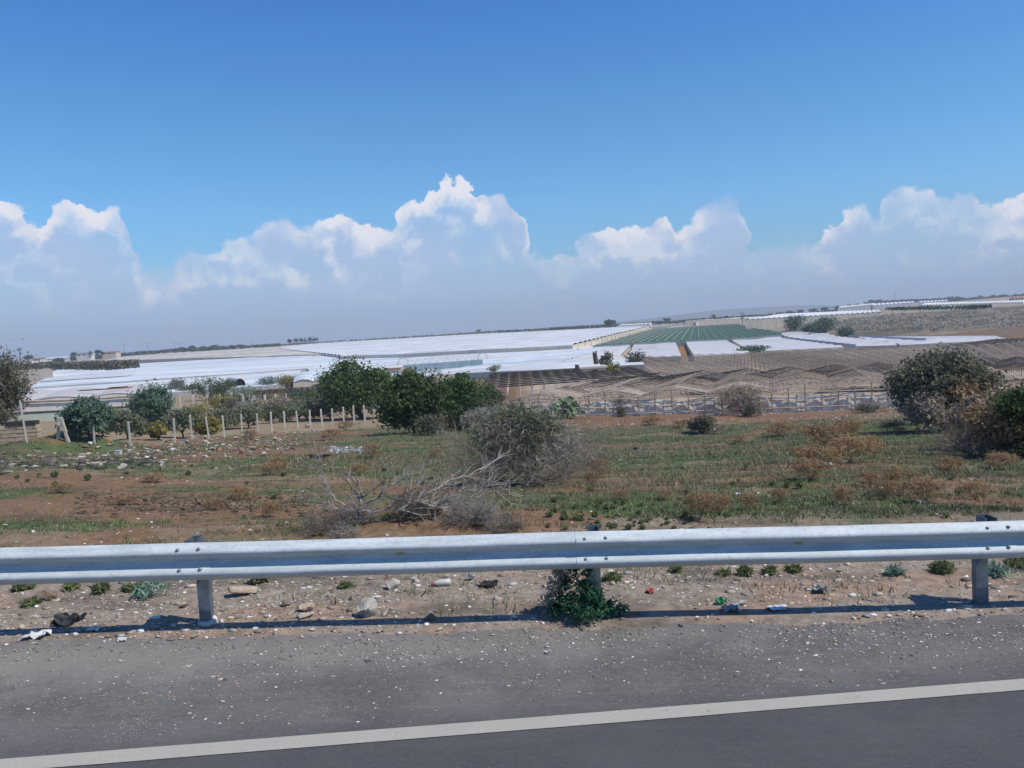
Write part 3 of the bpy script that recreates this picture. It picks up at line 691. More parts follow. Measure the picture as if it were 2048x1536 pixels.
# ------------------------------------------------------------------ near field: big half-dry bush and the heap of dead branches
pB = G(1062, 975)
wB = 255*pB.y/F; hB = at_px_height(pB, 800)
bush = twig_bush('dry_bush', 'large grey half-dry bush with dense thin twigs in the middle of the field', 'bush', pB, wB, hB, 26, 6, .012, M_dead, 5, nmax=9000, up=.5)
cs, rs = lobes(wB*.95, hB*.9, wB*.8, hB*.52, 26, r0=.2)
V, Fa = leaves(cs, rs, 9000, .022, 7.0, .05); Fa = Fa[V[:, 2].reshape(-1, 4).min(1) > 0]
npmesh('thin_foliage', V, Fa, L_brush, bush)
cs = [(-wB*.12, 0, hB*.78), (-wB*.3, 0, hB*.62), (wB*.1, 0, hB*.72), (-.1, -.2, hB*.6)]; rs = [(wB*.24, wB*.24, hB*.2), (wB*.18, wB*.2, hB*.2), (wB*.2, wB*.2, hB*.2), (wB*.2, wB*.2, hB*.2)]
V, Fa = leaves(cs, rs, 5500, .034, 4.0, .1); o = npmesh('green_foliage', V, Fa, L_olive, bush); o['label'] = 'sparse grey-green leaves at the top of the bush'
p = G(1190, 975, 0); twig_bush('dry_bush', 'pale grey leafless spray of fine twigs against the right flank of the big dry bush', 'bush', G(1120, 962), 150*pB.y/F, 1.35, 12, 6, .012, M_dead, 9, lean=(.5, 0), nmax=3600)

def branch(name, label, pix, r0, r1, Yfun, mat_, twigs=0, seed=1, group='dead branches lying in the field'):
    """one dead branch: photo polyline lifted off the ground, with side twigs"""
    random.seed(seed); P = [at(px, py, Yfun(i/(len(pix)-1))) for i, (px, py) in enumerate(pix)]
    base = P[0].copy(); q = []
    for i in range(len(P)-1):
        for k in range(3): q.append(P[i].lerp(P[i+1], k/3)-base+Vector((random.gauss(0,.012), random.gauss(0,.012), random.gauss(0,.01))))
    q.append(P[-1]-base); n = len(q); root = thing(name, label, 'branch', base, 0, group)
    m = MB(); r0 *= .62; r1 *= .7; m.tube(q, [r0+(r1-r0)*i/(n-1) for i in range(n)], 6); twigs = int(twigs*1.8)
    if twigs:
        for _ in range(twigs):
            i = random.randint(1, n-2); p = q[i]; d = (q[i+1]-q[i]).normalized()
            sd_ = (d+Vector((random.gauss(0,.6), random.gauss(0,.5), random.gauss(.1,.45)))).normalized(); L = random.uniform(.15, .6)
            a = p+sd_*L*.5+Vector((0,0,random.gauss(0,.03))); b = a+(sd_+Vector((random.gauss(0,.3), 0, random.gauss(.1,.3)))).normalized()*L*.5
            m.tube([p, a, b], [r1*.8+.002, r1*.5+.0015, .0015], 3, False)
            for _ in range(2):
                c = a+(sd_+Vector((random.gauss(0,.6), random.gauss(0,.5), random.gauss(.1,.5)))).normalized()*L*.4; m.tube([a, c], [r1*.4+.001, .001], 3, False)
    m.build('limb', mat_, root)
    return root
yh = G(800, 1040).y
branch('dead_branch', 'bleached forked stump end standing up at the left of the brushwood heap', [(715,1030),(722,1010),(727,990),(722,975)], .045, .02, lambda s: yh, M_deadp, 6, 2)
branch('dead_branch', 'bleached dead branch rising right from the stump end of the brushwood heap', [(730,1005),(755,995),(770,975),(790,966),(815,952)], .028, .005, lambda s: yh-.1*s, M_deadp, 14, 3)
branch('dead_branch', 'thin pale branch curving upright at the far left of the brushwood heap', [(690,1012),(672,1000),(660,985),(648,960),(643,930),(640,905)], .02, .004, lambda s: yh+.2*s, M_deadp, 12, 4)
branch('dead_branch', 'low bleached branch reaching left from the brushwood heap', [(760,1022),(720,1024),(680,1018),(650,1008),(620,1000)], .026, .005, lambda s: yh-.05, M_deadp, 16, 5)
branch('dead_branch', 'thick dark branch leaning up to the right out of the brushwood heap', [(770,1018),(800,1000),(815,985),(840,970),(870,962)], .03, .008, lambda s: yh+.2*s, M_dead, 18, 6)
branch('dead_branch', 'pale twisted log lying in the centre of the brushwood heap', [(795,1022),(815,1012),(835,1000),(850,1010),(880,1015)], .04, .016, lambda s: yh-.1, M_deadp, 16, 7)
branch('dead_branch', 'long pale branch fanning right from the brushwood heap', [(840,1006),(880,1002),(920,990),(965,975),(1010,968)], .026, .004, lambda s: yh+.3*s, M_deadp, 26, 8)
branch('dead_branch', 'long bleached branch between the brushwood heap and the big dry bush', [(850,1020),(900,1000),(940,995),(990,985),(1035,990)], .022, .004, lambda s: yh+.2*s, M_deadp, 26, 18)
branch('dead_branch', 'straight pale branch slanting up from the heap toward the big dry bush', [(850,990),(900,960),(940,950),(985,925),(1015,905)], .022, .006, lambda s: yh+1.8*s, M_deadp, 16, 9)
branch('dead_branch', 'dark bare branch curving up left of the big dry bush', [(930,960),(905,925),(890,900),(870,885)], .016, .004, lambda s: pB.y-.6, M_dead, 8, 10)
branch('dead_branch', 'lone whitish branch sticking out left above the grass beside the big dry bush', [(1010,935),(950,915),(935,900),(915,880),(900,868),(880,862)], .02, .005, lambda s: pB.y-.2, M_deadp, 10, 11)
branch('dead_branch', 'whitish branch crossing the front of the big dry bush', [(1055,970),(1075,950),(1110,930),(1140,900),(1160,880)], .022, .005, lambda s: pB.y-.9, M_deadp, 14, 12)
branch('dead_branch', 'thin white stick lying in the grass near the right edge of the field', [(1850,906),(1865,904),(1880,905),(1900,905)], .03, .015, lambda s: G(1870, 908).y, M_deadp, 0, 13)
branch('dead_branch', 'pale branch on the green patch behind the field centre', [(1255,905),(1280,900),(1300,893),(1316,890)], .03, .012, lambda s: G(1270, 905).y, M_deadp, 6, 14)
for i, (px, py, wpx, hpx, st, sd_, lab) in enumerate([(650,1062,170,60,14,21,'left wing of fine grey brushwood on the red soil'),(720,1045,150,70,14,22,'tangle of grey brushwood around the bleached stump'),
        (830,1030,190,75,18,23,'dark central tangle of the brushwood heap'),(940,1045,200,80,18,24,'right wing of grey brushwood under the big dry bush'),(1010,1062,130,50,10,25,'low fringe of fine twigs at the right end of the brushwood heap'),(690,1075,110,40,9,26,'small tuft of brushwood just behind the rail at the front of the heap')]):
    p = G(px, py); twig_bush('brushwood', lab, 'brushwood', p, wpx*p.y/F*1.0, hpx*p.y/F*.78, st*2, 5, .009, M_deadp if i % 2 else M_dead, sd_, 'tangles of cut brushwood', lean=(.3 if px > 800 else -.4, 0), nmax=3600, up=.1)

# ------------------------------------------------------------------ bushes and trees of the middle distance
def B(px, by, wpx, ty, name, label, cat, lm, n, leaf, off=None, **kw):
    p = G(px, by) if off is None else at(px, by, off)
    return plant(name, label, cat, p, wpx, ty, None, n, leaf, lm, **kw)
random.seed(11)
B(-14, 880, 165, 695, 'olive_tree', 'large dark grey-green tree cut by the left edge above the block wall', 'tree', L_dkolive, 22000, .13, k=34, trunk=.12)
B(12, 880, 60, 800, 'undergrowth', 'low dark undergrowth at the foot of the large left-edge tree', 'bush', L_dkolive, 2500, .12, k=10, trunk=0)
B(178, 878, 106, 795, 'feathery_bush', 'blue-green feathery bush hiding the net wall, nearer the left edge', 'bush', L_teal, 12000, .10, k=26, trunk=.10, droop=.4, aspect=2.6, shell=.35)
B(314, 862, 102, 765, 'feathery_bush', 'tall blue-green feathery bush standing right of the net walled greenhouse', 'bush', L_teal, 12000, .13, k=26, trunk=.12, droop=.4, aspect=2.6, shell=.35)
orch = [(158,878,48,826,.3,L_olive,'leftmost small olive tree behind the leaning A-frame posts'),(205,880,46,832,.2,L_olive,'small olive tree in front of the left feathery bush'),
 (255,886,58,824,.3,L_olive,'small olive tree behind the third upright fence post'),(300,868,50,818,.2,L_yel,'yellow-green shrub under the tall feathery bush'),
 (366,884,58,818,.35,L_olive,'olive tree with dark stem between two close fence posts'),(335,868,44,826,.2,L_olive,'round olive crown left of the close pair of fence posts'),
 (414,878,44,832,.1,L_yel,'yellowing leafy shrub behind the leaning fence post'),(452,866,50,818,.25,L_olive,'grey-green olive behind the fence with yellow shoots'),
 (497,864,50,814,.35,L_olive,'neat olive tree on a bare dark trunk in the orchard'),(470,860,30,822,.1,L_yel,'narrow yellow-green shoot shrub in the orchard'),
 (545,854,52,806,.3,L_olive,'olive tree in the middle of the fenced orchard'),(598,850,58,802,.3,L_olive,'round grey-green olive tree right of the orchard middle'),
 (628,846,40,812,.2,L_dkolive,'small dull olive beside the brownish shrub'),(660,846,60,794,.15,L_dry,'brownish half-dry shrub at the foot of the dark carob tree'),(232,868,60,820,.15,L_yel,'yellowish shrubs behind the small olives on the left'),
 (388,858,60,818,.1,L_yel,'pale yellow shrub in the second orchard row'),(520,846,50,806,.1,L_olive,'second row olive behind the orchard fence'),
 (590,812,60,775,.1,L_dkolive,'dull green shrub beyond the orchard near the broken frames'),(535,806,80,780,.05,L_yel,'green-yellow bush in front of the burnt frames')]
for i, (px, by, wp, ty, trk, lm, lab) in enumerate(orch):
    B(px, by-7, wp*1.4, ty-3, 'olive_tree' if lm is L_olive else 'shrub', lab, 'tree' if trk > .2 else 'shrub', lm, 3600, .13, k=18, trunk=trk*.55, group='small trees and shrubs of the orchard')
for i, (px, by, wp, ty) in enumerate([(185,868,50,832),(282,872,46,836),(318,880,40,842),(400,868,44,826),(432,856,50,816),(474,850,50,812),(508,850,44,816),(535,842,50,806),(572,842,50,804),(612,838,46,804),(655,834,50,802),(500,832,60,800),(560,824,60,794),(610,822,50,790),(400,835,50,806),(300,850,50,822)]):
    B(px, by, wp, ty, 'shrub', 'low dull green shrub filling the gaps between the orchard trees', 'shrub', [L_olive, L_dkolive, L_yel, L_brush][i % 4], 1500, .14, k=10, trunk=0, group='low shrubs between the orchard trees')
mid = [(354,788,34,755,L_dkolive,'small dark tree left of the rounded green tree'),(418,800,76,752,L_bright,'rounded bright green tree behind the second row of posts'),(448,795,44,762,L_bright,'green tree overlapping the rounded bright one'),
 (487,808,66,770,L_silver,'silver-grey tree below the dark tunnel arch'),(445,820,56,790,L_yel,'yellow-green bush under the rounded green tree'),(480,822,60,796,L_dkolive,'dark green bush below the silver-grey tree'),
 (540,778,46,752,L_teal,'grey-green bush in front of the greenhouse arches'),(573,778,46,748,L_yel,'olive-yellow bush in front of the greenhouse arches'),
 (615,812,60,782,L_bright,'dark-lit green bush left of the carob'),(640,800,50,775,L_silver,'pale silvery bush left of the carob crown'),(555,830,70,795,L_dry,'low brown dry thicket below the burnt frames'),(380,790,44,768,L_dkolive,'dull bush between the two green trees on the left')]
for px, by, wp, ty, lm, lab in mid:
    B(px, by, wp*1.2, ty, 'bush', lab, 'bush', lm, 3600, .20, k=18, trunk=.05, group='trees and bushes behind the orchard')
B(724, 838, 176, 716, 'carob_tree', 'broad dark green tree at the right end of the post fence', 'tree', L_carob, 24000, .20, k=30, trunk=.02, depth=.8)
B(828, 868, 142, 746, 'leafy_tree', 'bright mid-green round tree on a short dark trunk', 'tree', L_bright, 20000, .15, k=30, trunk=.07, depth=.85)
B(820, 800, 50, 735, 'bush', 'olive-yellow bushy crown showing above the round tree', 'bush', L_yel, 2600, .22, k=10, trunk=.1, off=108)
B(918, 862, 126, 750, 'drooping_tree', 'green tree with a drooping skirt of foliage right of the round tree', 'tree', L_droop, 20000, .15, k=30, trunk=.0, droop=.9, depth=.85)
B(790, 850, 56, 818, 'undergrowth', 'dark scrub in the gap between the carob and the round tree', 'bush', L_carob, 2600, .13, k=14, trunk=0)
B(868, 870, 80, 828, 'undergrowth', 'dull low growth between the round tree and the drooping tree', 'bush', L_dkolive, 2600, .10, k=14, trunk=0)
B(955, 868, 70, 812, 'undergrowth', 'green-brown growth between the drooping tree and the big dry bush', 'bush', L_brush, 3200, .10, k=14, trunk=0)
B(980, 830, 70, 768, 'tree', 'darker green tree partly behind the big dry bush', 'tree', L_carob, 5000, .18, k=14, trunk=.1)
B(790, 858, 56, 806, 'bush', 'low bluish scrub between the carob and the round tree', 'bush', L_dkolive, 2600, .14, k=12, trunk=0)
B(925, 768, 30, 745, 'bush', 'small green bush behind the drooping tree', 'bush', L_bright, 1200, .25, k=8, trunk=.1, off=135)
B(990, 748, 34, 730, 'bush', 'wispy grey-green sapling at the pale wall of the upper greenhouses', 'bush', L_silver, 500, .25, k=7, trunk=.2, off=190)
B(1135, 836, 68, 796, 'prickly_pear', 'clump of prickly pear cactus against the left end of the bare greenhouse frame', 'cactus', L_cact, 1300, .34, k=14, trunk=0, aspect=1.2, shell=.6)
B(1245, 832, 76, 785, 'dry_bush', 'straw coloured dry bush against the bare greenhouse frame', 'bush', L_dry, 1800, .09, k=12, trunk=0, shell=.2, aspect=3)
B(1245, 834, 26, 812, 'small_bush', 'dark low bush at the foot of the straw coloured dry bush', 'bush', L_dkolive, 500, .12, k=6, trunk=0)
B(1490, 832, 122, 765, 'dry_bush', 'purple-brown dry bush in front of the bare greenhouse frame', 'bush', L_dry, 5500, .09, k=18, trunk=.05, shell=.3, aspect=3)
B(1500, 834, 50, 806, 'small_bush', 'dark green growth at the foot of the purple-brown bush', 'bush', L_dkolive, 1000, .12, k=7, trunk=0)
twig_bush('bare_bush', 'bare grey upright shrub against the film wall of the greenhouse', 'bush', G(1738, 825), 80*90/F, 2.0, 22, 4, .03, M_dead, 31, nmax=900)
B(1738, 826, 50, 808, 'small_bush', 'dark tuft at the foot of the bare grey shrub', 'bush', L_dkolive, 900, .1, k=7, trunk=0)
B(1405, 868, 66, 826, 'thorn_bush', 'olive-brown thorny bush on the edge of the green grass', 'bush', L_dry, 2200, .08, k=12, trunk=0, shell=.2, aspect=2.5, second=[(L_dkolive, .5, 0, .6, .3, .3)])
twig_bush('dead_scrub', 'grey dead scrub spreading right of the thorny bush', 'bush', G(1425, 870), 3.4, .9, 14, 4, .02, M_dead, 33, nmax=700)
B(1890, 862, 205, 696, 'evergreen_bush', 'big rounded grey-green bush rising over the greenhouses on the right', 'bush', L_dkolive, 24000, .11, k=34, trunk=.03, depth=.8, r0=.24, second=[(L_rust, .16, .08, .42, .22, .2), (L_dry, .12, -.3, .3, .2, .2)])
B(1835, 850, 90, 770, 'thicket', 'olive-brown thicket at the left foot of the big rounded bush', 'bush', L_brush, 5000, .1, k=16, trunk=0, shell=.3)
B(1960, 900, 130, 790, 'thicket', 'rust and grey thicket between the two big bushes on the right', 'bush', L_dry, 7500, .07, k=18, trunk=0, shell=.3, aspect=3, second=[(L_rust, .3, -.1, .6, .3, .25)])
B(2045, 918, 210, 762, 'evergreen_bush', 'bush with green top and rusty skirt cut by the right edge', 'bush', L_rust, 16000, .06, k=28, trunk=0, depth=.8, r0=.24, second=[(L_bright, .5, -.02, .72, .36, .24), (L_yel, .14, .1, .2, .3, .2)])
twig_bush('dead_scrub', 'grey leafless scrub low beside the rusty bush at the right edge', 'bush', G(1950, 912), 3.2, 1.2, 22, 5, .018, M_dead, 35, nmax=2600)
# shed plants
B(1215, 748, 30, 702, 'sapling', 'leafy fig-like tree beside the burnt palm trunk', 'tree', L_dkolive, 700, .35, k=9, trunk=.15, off=172)
B(1272, 738, 46, 702, 'bush', 'round olive bush at the far corner of the brown bare frames', 'bush', L_dkolive, 1600, .28, k=12, trunk=.1, off=182)
B(1232, 752, 30, 724, 'bush', 'yellow-green bush against the low flat-roofed shed', 'bush', L_yel, 900, .25, k=8, trunk=.1, off=160)
B(1508, 706, 66, 690, 'bush', 'feathery bush on the edge of the white greenhouse roofs', 'bush', L_teal, 1500, .3, k=12, trunk=.05, off=215)

# small weeds in the field: individual clumps, copied
random.seed(5)
def clump(name, label, pos, w, h, lm, n, leaf, group, aspect=5, shell=.1):
    root = thing(name, label, 'weed', pos, 0, group); cs, rs = lobes(w, h, w, h*.45, 9, r0=.3)
    V, Fa = leaves(cs, rs, n, leaf, aspect, shell, droop=-.6); Fa = Fa[V[:, 2].reshape(-1, 4).min(1) > -.02]
    npmesh('foliage', V, Fa, lm, root); m = MB(); limbs(m, (0, 0, -.03), cs, .008, 7, 3, .4); m.build('stem', M_dead, root); return root
gR = 'rust coloured dry weed clumps in the field'; labR = 'rust coloured dry weed clump standing in the waste field'
rc = clump('dry_weed', labR, Vector((0,0,0)), 1.0, .8, L_rust, 1500, .015, gR, 9, .0)
spots = [(1650,905,120,70),(1700,925,150,60),(1640,945,110,60),(1690,880,80,50),(1560,872,90,34),(1740,905,60,40),(1620,960,90,50),(1800,990,90,70),(1850,1005,110,60),(1770,1000,60,50),(1740,975,70,40),(1610,925,70,40),
 (1400,1040,90,70),(1440,1030,60,50),(1900,950,80,44),(2000,940,90,40),(1480,888,40,22),(1700,868,60,30),(745,915,60,34),(540,950,70,30),(720,950,50,26),(870,915,40,22),(560,935,60,26),(1200,955,60,46),(1185,975,40,40),(1560,1010,50,40),(1330,1000,50,24),
 (480,1000,70,30),(430,1020,60,30),(540,1035,60,40),(500,880,50,24),(660,880,60,26),(690,862,50,24),(1500,1020,60,40),(1690,1010,60,44),(1950,1000,80,44),(1240,1000,50,26),(250,1010,70,24),(310,965,60,22),(1790,865,70,28),(1360,862,50,26),(1300,850,60,22),(120,985,70,22)]
for i, (px, py, wp, hp) in enumerate(spots):
    o = rc if i == 0 else copy_tree(rc); p = G(px, py); o.location = p; s = wp*p.y/F; o.scale = (s, s, hp*p.y/F/.8); o.rotation_euler = (0, 0, random.uniform(0, 6.28))
gG = 'grey-green herb tufts on the bare red soil'; labG = 'small round grey-green herb tuft on bare red soil'
hc = clump('herb_tuft', labG, Vector((0,0,0)), 1.0, .7, L_weed, 300, .10, gG, aspect=4, shell=.0)
for i in range(150):
    px = random.uniform(1085, 1390) if i < 85 else random.uniform(0, 2048); py = random.uniform(1000, 1062) if i < 85 else random.uniform(930, 1040)
    o = hc if i == 0 else copy_tree(hc); p = G(px, py); s = random.uniform(7, 19)*p.y/F; o.location = p; o.scale = (s, s, s*random.uniform(.7, 1.1)); o.rotation_euler = (0, 0, random.uniform(0, 6.28))
vw = [(48,1180,30,22,L_weed,'green weed behind the rail at the left edge'),(150,1177,26,20,L_weed,'green weed left of the sage clump behind the rail'),(198,1185,30,20,L_weed,'green weed nearest left of the round sage clump'),
 (305,1193,50,34,L_sage,'round pale sage-green clump below the rail'),(262,1182,26,20,L_weed,'small green weed touching the sage clump'),(520,1165,24,26,L_weed,'upright green weed near the flat buff rock'),(62,1210,24,12,L_weed,'flat weed low at the left edge of the verge'),
 (1355,1145,26,18,L_weed,'green weed just below the rail right of the shrub'),(1447,1148,20,14,L_weed,'small weed below the rail left of the pair of weeds'),(1490,1150,26,20,L_weed,'dark-footed green weed below the rail'),(1545,1147,18,22,L_weed,'narrow upright green weed below the rail'),(1590,1143,16,14,L_weed,'tiny upright weed below the rail'),
 (1787,1150,24,26,L_sage,'grey-green upright weed halfway to the right post'),(1885,1143,34,20,L_weed,'green weed left of the right post'),(1990,1150,60,40,L_sage,'sage-green clump behind the right post'),(2025,1135,50,22,L_weed,'bright green weed at the right edge'),(1225,1162,20,16,L_weed,'dull weed right of the middle post'),(690,1175,20,14,L_weed,'small weed behind the large grey rock'),(600,1140,60,20,L_weed,'band of low weeds under the rail above the pale rock')]
for i, (px, py, wp, hp, lm, lab) in enumerate(vw):
    p = G(px, py); clump('verge_weed', lab, p, wp*p.y/F*random.uniform(1.1, 2.1), hp*p.y/F*random.uniform(.5, 1.0), lm, random.choice([180, 260, 420]), .022, 'weeds of the verge', aspect=5, shell=.0)
# the emerald shrub at the middle post
p = G(1165, 1240); root = thing('roadside_shrub', 'dense emerald green shrub growing round the foot of the middle guardrail post', 'shrub', p)
cs = [(-.02,.0,.16),(.12,.02,.14),(-.14,.03,.15),(.22,.05,.08),(-.22,.03,.09),(.03,.0,.33),(-.03,.05,.44),(.08,.1,.40),(.0,-.08,.10),(.32,.06,.05),(-.12,.1,.3),(.1,-.06,.22)]
rs = [(.16,.14,.12),(.13,.12,.11),(.12,.12,.12),(.13,.1,.07),(.10,.1,.07),(.10,.1,.12),(.08,.1,.1),(.06,.08,.08),(.2,.12,.09),(.09,.08,.04),(.1,.1,.1),(.1,.1,.1)]
V, Fa = leaves(cs, [tuple(v*.93 for v in q) for q in rs], 6500, .014, 2.8, .0); Fa = Fa[V[:, 2].reshape(-1, 4).min(1) > -.03]; npmesh('foliage', V, Fa, L_emer, root)
V, Fa = leaves([(-.2,.1,.3),(-.15,.12,.42),(-.26,.1,.16),(.02,.15,.48)], [(.09,.1,.14),(.09,.1,.1),(.08,.1,.1),(.12,.1,.08)], 1500, .016, 2.4, .2); o = npmesh('dry_foliage', V, Fa, L_brush, root); o['label'] = 'brown dried sprays at the back of the shrub'
m = MB(); limbs(m, (0, .03, -.03), cs, .010, None, 5, .4); m.build('stem', M_dead, root)

# ------------------------------------------------------------------ rocks and litter
def rock(name, label, px, py, wpx, hpx, mt, seed, cat='rock', group=None, deep=.8, flat=0):
    import bmesh
    r = np.random.default_rng(seed); p = G(px, py); w = wpx*p.y/F; h = hpx*p.y/F
    bm = bmesh.new(); bmesh.ops.create_icosphere(bm, subdivisions=3, radius=1); V = np.array([q.co[:] for q in bm.verts]); Fa = np.array([[q.index for q in f.verts] for f in bm.faces]); bm.free()
    for _ in range(16):
        d = r.normal(size=3); d /= np.linalg.norm(d); c = r.uniform(.3, .62); s = V@d; V = V-np.maximum(s-c, 0)[:, None]*d
    V = V+r.normal(size=V.shape)*.012; V = V/np.abs(V).max(0); V = V*np.array([w/2, w/2*deep, h*.62])+[0, 0, h*.42]
    return tag(npmesh(name, V, Fa, mt, loc=p), label, cat, group)
rk = [('rock',"large grey-white angular rock on the verge below the rail",740,1232,50,44,M_rock),('rock','pale rock on the verge left of the large angular rock',612,1222,36,22,M_rockp),('rock','flat pale slab lying in front of the pale rock',606,1234,40,10,M_rock),
 ('rock','light rock just under the rail behind the large angular rock',785,1176,32,20,M_rock),('rock','flat buff rock right of the left post',492,1188,64,20,M_rockp),('rock','brown pointed rock at the left of the verge',105,1198,34,20,M_rockb),
 ('rock','small white stone with weeds at the left of the verge',62,1206,22,8,M_rock),('rock','dark grey stone between the pale rock and the post',572,1212,22,12,M_rockb),('rock','pale stone near the right edge below the rail',1765,1148,14,9,M_rock),
 ('rock','grey stone at the foot of the rail shadow left of the shrub',860,1240,30,12,M_rockb),('rock','small buff stone before the left post',365,1215,24,12,M_rockp),('rock','grey stone beside the green litter',1480,1210,26,10,M_rock),
 ('rock','pale lump right of the right post',1988,1150,22,9,M_rock),('rock','pale lump in the middle of the left field rubble',245,940,18,14,M_rock),('rock','buff boulder at the edge of the dumped rubble',528,913,22,14,M_rockp),('rock','boulder lying by the fence posts right of the orchard',616,856,12,10,M_rockp)]
for i, (nm, lab, px, py, wp, hp, mt) in enumerate(rk): rock(nm, lab, px, py, wp, hp, mt, 200+i)
def litter(name, label, px, py, wpx, hpx, mt, seed, cat='litter'):
    """crumpled sheet with real thickness"""
    r = np.random.default_rng(seed); p = G(px, py); w = wpx*p.y/F; h = hpx*p.y/F; n = 6; V = []; 
    g = r.uniform(0, 1, (n, n))*h*1.3
    for k in (0, 1):
        for i in range(n):
            for j in range(n): V.append(((i/(n-1)-.5)*w*(1+.15*r.normal()), (j/(n-1)-.5)*w*.8*(1+.15*r.normal()), g[i, j]+(.004 if k else 0)+.004))
    Fa = []; N2 = n*n
    for i in range(n-1):
        for j in range(n-1):
            a = i*n+j; Fa.append((a+N2, a+n+N2, a+n+1+N2, a+1+N2)); Fa.append((a, a+1, a+n+1, a+n))
    for i in range(n-1):
        Fa += [(i*n, (i+1)*n, (i+1)*n+N2, i*n+N2), (i*n+n-1, i*n+n-1+N2, (i+1)*n+n-1+N2, (i+1)*n+n-1), (i, i+N2, i+1+N2, i+1), ((n-1)*n+i, (n-1)*n+i+1, (n-1)*n+i+1+N2, (n-1)*n+i+N2)]
    return tag(npmesh(name, np.array(V), Fa, mt, loc=p), label, cat)
lt = [('paper_scrap','white paper scrap at the asphalt edge on the left',75,1274,42,8,M_white),('paper_scrap','small bright white scrap on the asphalt edge left of the post',245,1283,16,5,M_white),('plastic_scrap','pale bluish plastic scrap in the rail shadow on the left',188,1262,22,5,M_white),
 ('plastic_scrap','crumpled white litter below the rail left of the shrub',942,1160,16,12,M_white),('plastic_scrap','green crumpled plastic on the verge right of the shrub',1443,1208,20,11,M_green),('plastic_scrap','small red scrap on the verge right of the middle post',1300,1186,16,6,M_red),
 ('tarp_scrap','black rubber strip lying on the verge left of the left post',137,1246,52,12,M_tarp),('tarp_scrap','dark strip on the verge left of the shrub',978,1172,32,7,M_tarp),('tarp_scrap','dark blue-grey plastic scrap right of the shrub',1640,1186,26,10,M_steel_d),
 ('plastic_scrap','grey plastic sheet beside the green litter',1462,1222,34,9,M_greyroof),('plastic_scrap','thin white strip lying at the asphalt edge right of the shrub',1556,1219,34,4,M_white),('plastic_scrap','white rag among the rust weeds on the right of the field',1655,936,16,9,M_white),
 ('plastic_scrap','small white rag in the grass behind the rail right of centre',1475,992,10,6,M_white),('plastic_scrap','white and blue bag among the dumped rubble',494,873,12,5,M_blue),('plastic_scrap','pale scrap in the grass right of the rust weeds',1843,1008,14,6,M_white)]
for i, (nm, lab, px, py, wp, hp, mt) in enumerate(lt): litter(nm, lab, px, py, wp, hp, mt, 300+i)
p = G(880, 1172); bt = thing('plastic_bottle', 'clear plastic bottle with red cap lying on the verge', 'bottle', p+Vector((0,0,.03)), .15)
m = MB(); m.tube([(-.055,0,0),(-.045,0,0),(-.02,0,0),(.05,0,0),(.10,0,0),(.105,0,0)], [.012,.015,.03,.031,.03,.02], 10); m.build('bottle_body', M_white, bt, True)
m = MB(); m.tube([(-.085,0,0),(-.056,0,0)], [.016,.016], 10); m.build('cap', M_red, bt)
# white bucket, round white lid
p = G(237, 912); bk = thing('bucket', 'white square bucket standing on the dumped ground on the left', 'bucket', p); m = MB(); s = 11*p.y/F/2
m.box(-s, s, -s, s, 0, s*2.0); m.build('tub', M_white, bk); m = MB(); m.box(-s*1.1, s*1.1, -s*1.1, s*1.1, s*2.0+.003, s*2.15); m.build('rim', M_white, bk)
p = G(363, 889); ld = thing('paint_tin_lid', 'round white disc with blue rim standing among the rubble', 'lid', p); s = 3.2*p.y/F
m = MB(); m.tube([(0,-.03,s),(0,.03,s)], s, 14); m.build('disc', M_white, ld); m = MB(); m.tube([(0,-.02,s),(0,.035,s)], s*1.18, 14); m.build('rim', M_blue, ld)
# rubble heap pieces (individual) on the left + smaller ones as stuff
random.seed(9)
base_r = []
for k, mt in enumerate((M_rock, M_rockp, M_rockb, M_tile, M_concw)):
    o = rock('rubble_piece', 'lump of dumped building rubble in the heap in front of the orchard fence', 400, 890, 9, 5, mt, 400+k, 'rubble', 'lumps of rubble in the dumped heap'); base_r.append(o)
for i in range(110):
    if i < 70: px = random.uniform(285, 560); py = 905-(px-285)*.10+random.gauss(0, 9)
    elif i < 92: px = random.uniform(160, 300); py = 893+random.gauss(0, 5)+ (12 if i % 2 else 0)
    else: px = random.uniform(590, 720); py = 868-(px-590)*.12+random.gauss(0, 4)
    o = base_r[i] if i < 5 else random.choice([base_r[0]]*3+[base_r[1]]*3+[base_r[2]]*3+[base_r[3]]+[base_r[4]]*2).copy()
    if i >= 5: C.objects.link(o)
    p = G(px, py); o.location = p; s = random.uniform(.4, 1.5); o.scale = (s, s, s*random.uniform(.5, .9)); o.rotation_euler = (0, 0, random.uniform(0, 6.28))
def patch(px0, px1, py0, py1, n, smin, smax, cols, name, label, slope=-.08):
    P = [G(random.uniform(px0, px1), 0) for _ in range(0)]; xs = []; ys_ = []
    for _ in range(n):
        px = random.uniform(px0, px1); py = (py0+py1)/2+(px-(px0+px1)/2)*slope+random.gauss(0, (py1-py0)/4); q = G(px, py); xs.append(q.x); ys_.append(q.y)
    s = rng.uniform(smin, smax, n); c = np.array(cols)[rng.integers(0, len(cols), n)]
    tag(stones(name, np.array(xs), np.array(ys_), s, c), label, 'rubble', kind='stuff')
patch(250, 600, 868, 916, 650, .03, .11, [[.33,.29,.24],[.25,.21,.17],[.42,.38,.33],[.36,.2,.14],[.1,.09,.09],[.06,.06,.06]], 'rubble_crumbs', 'crumbled bricks and mortar of the dumped heap')
patch(0, 330, 905, 940, 420, .03, .12, [[.07,.065,.06],[.1,.09,.08],[.28,.25,.21],[.05,.055,.05],[.08,.075,.06]], 'ash_and_debris', 'dark ash and debris strewn on the left of the field', -.02)
patch(655, 745, 893, 905, 260, .02, .07, [[.35,.45,.5],[.5,.55,.58],[.25,.33,.38]], 'broken_glass', 'bluish broken glass scattered in the grass', 0)
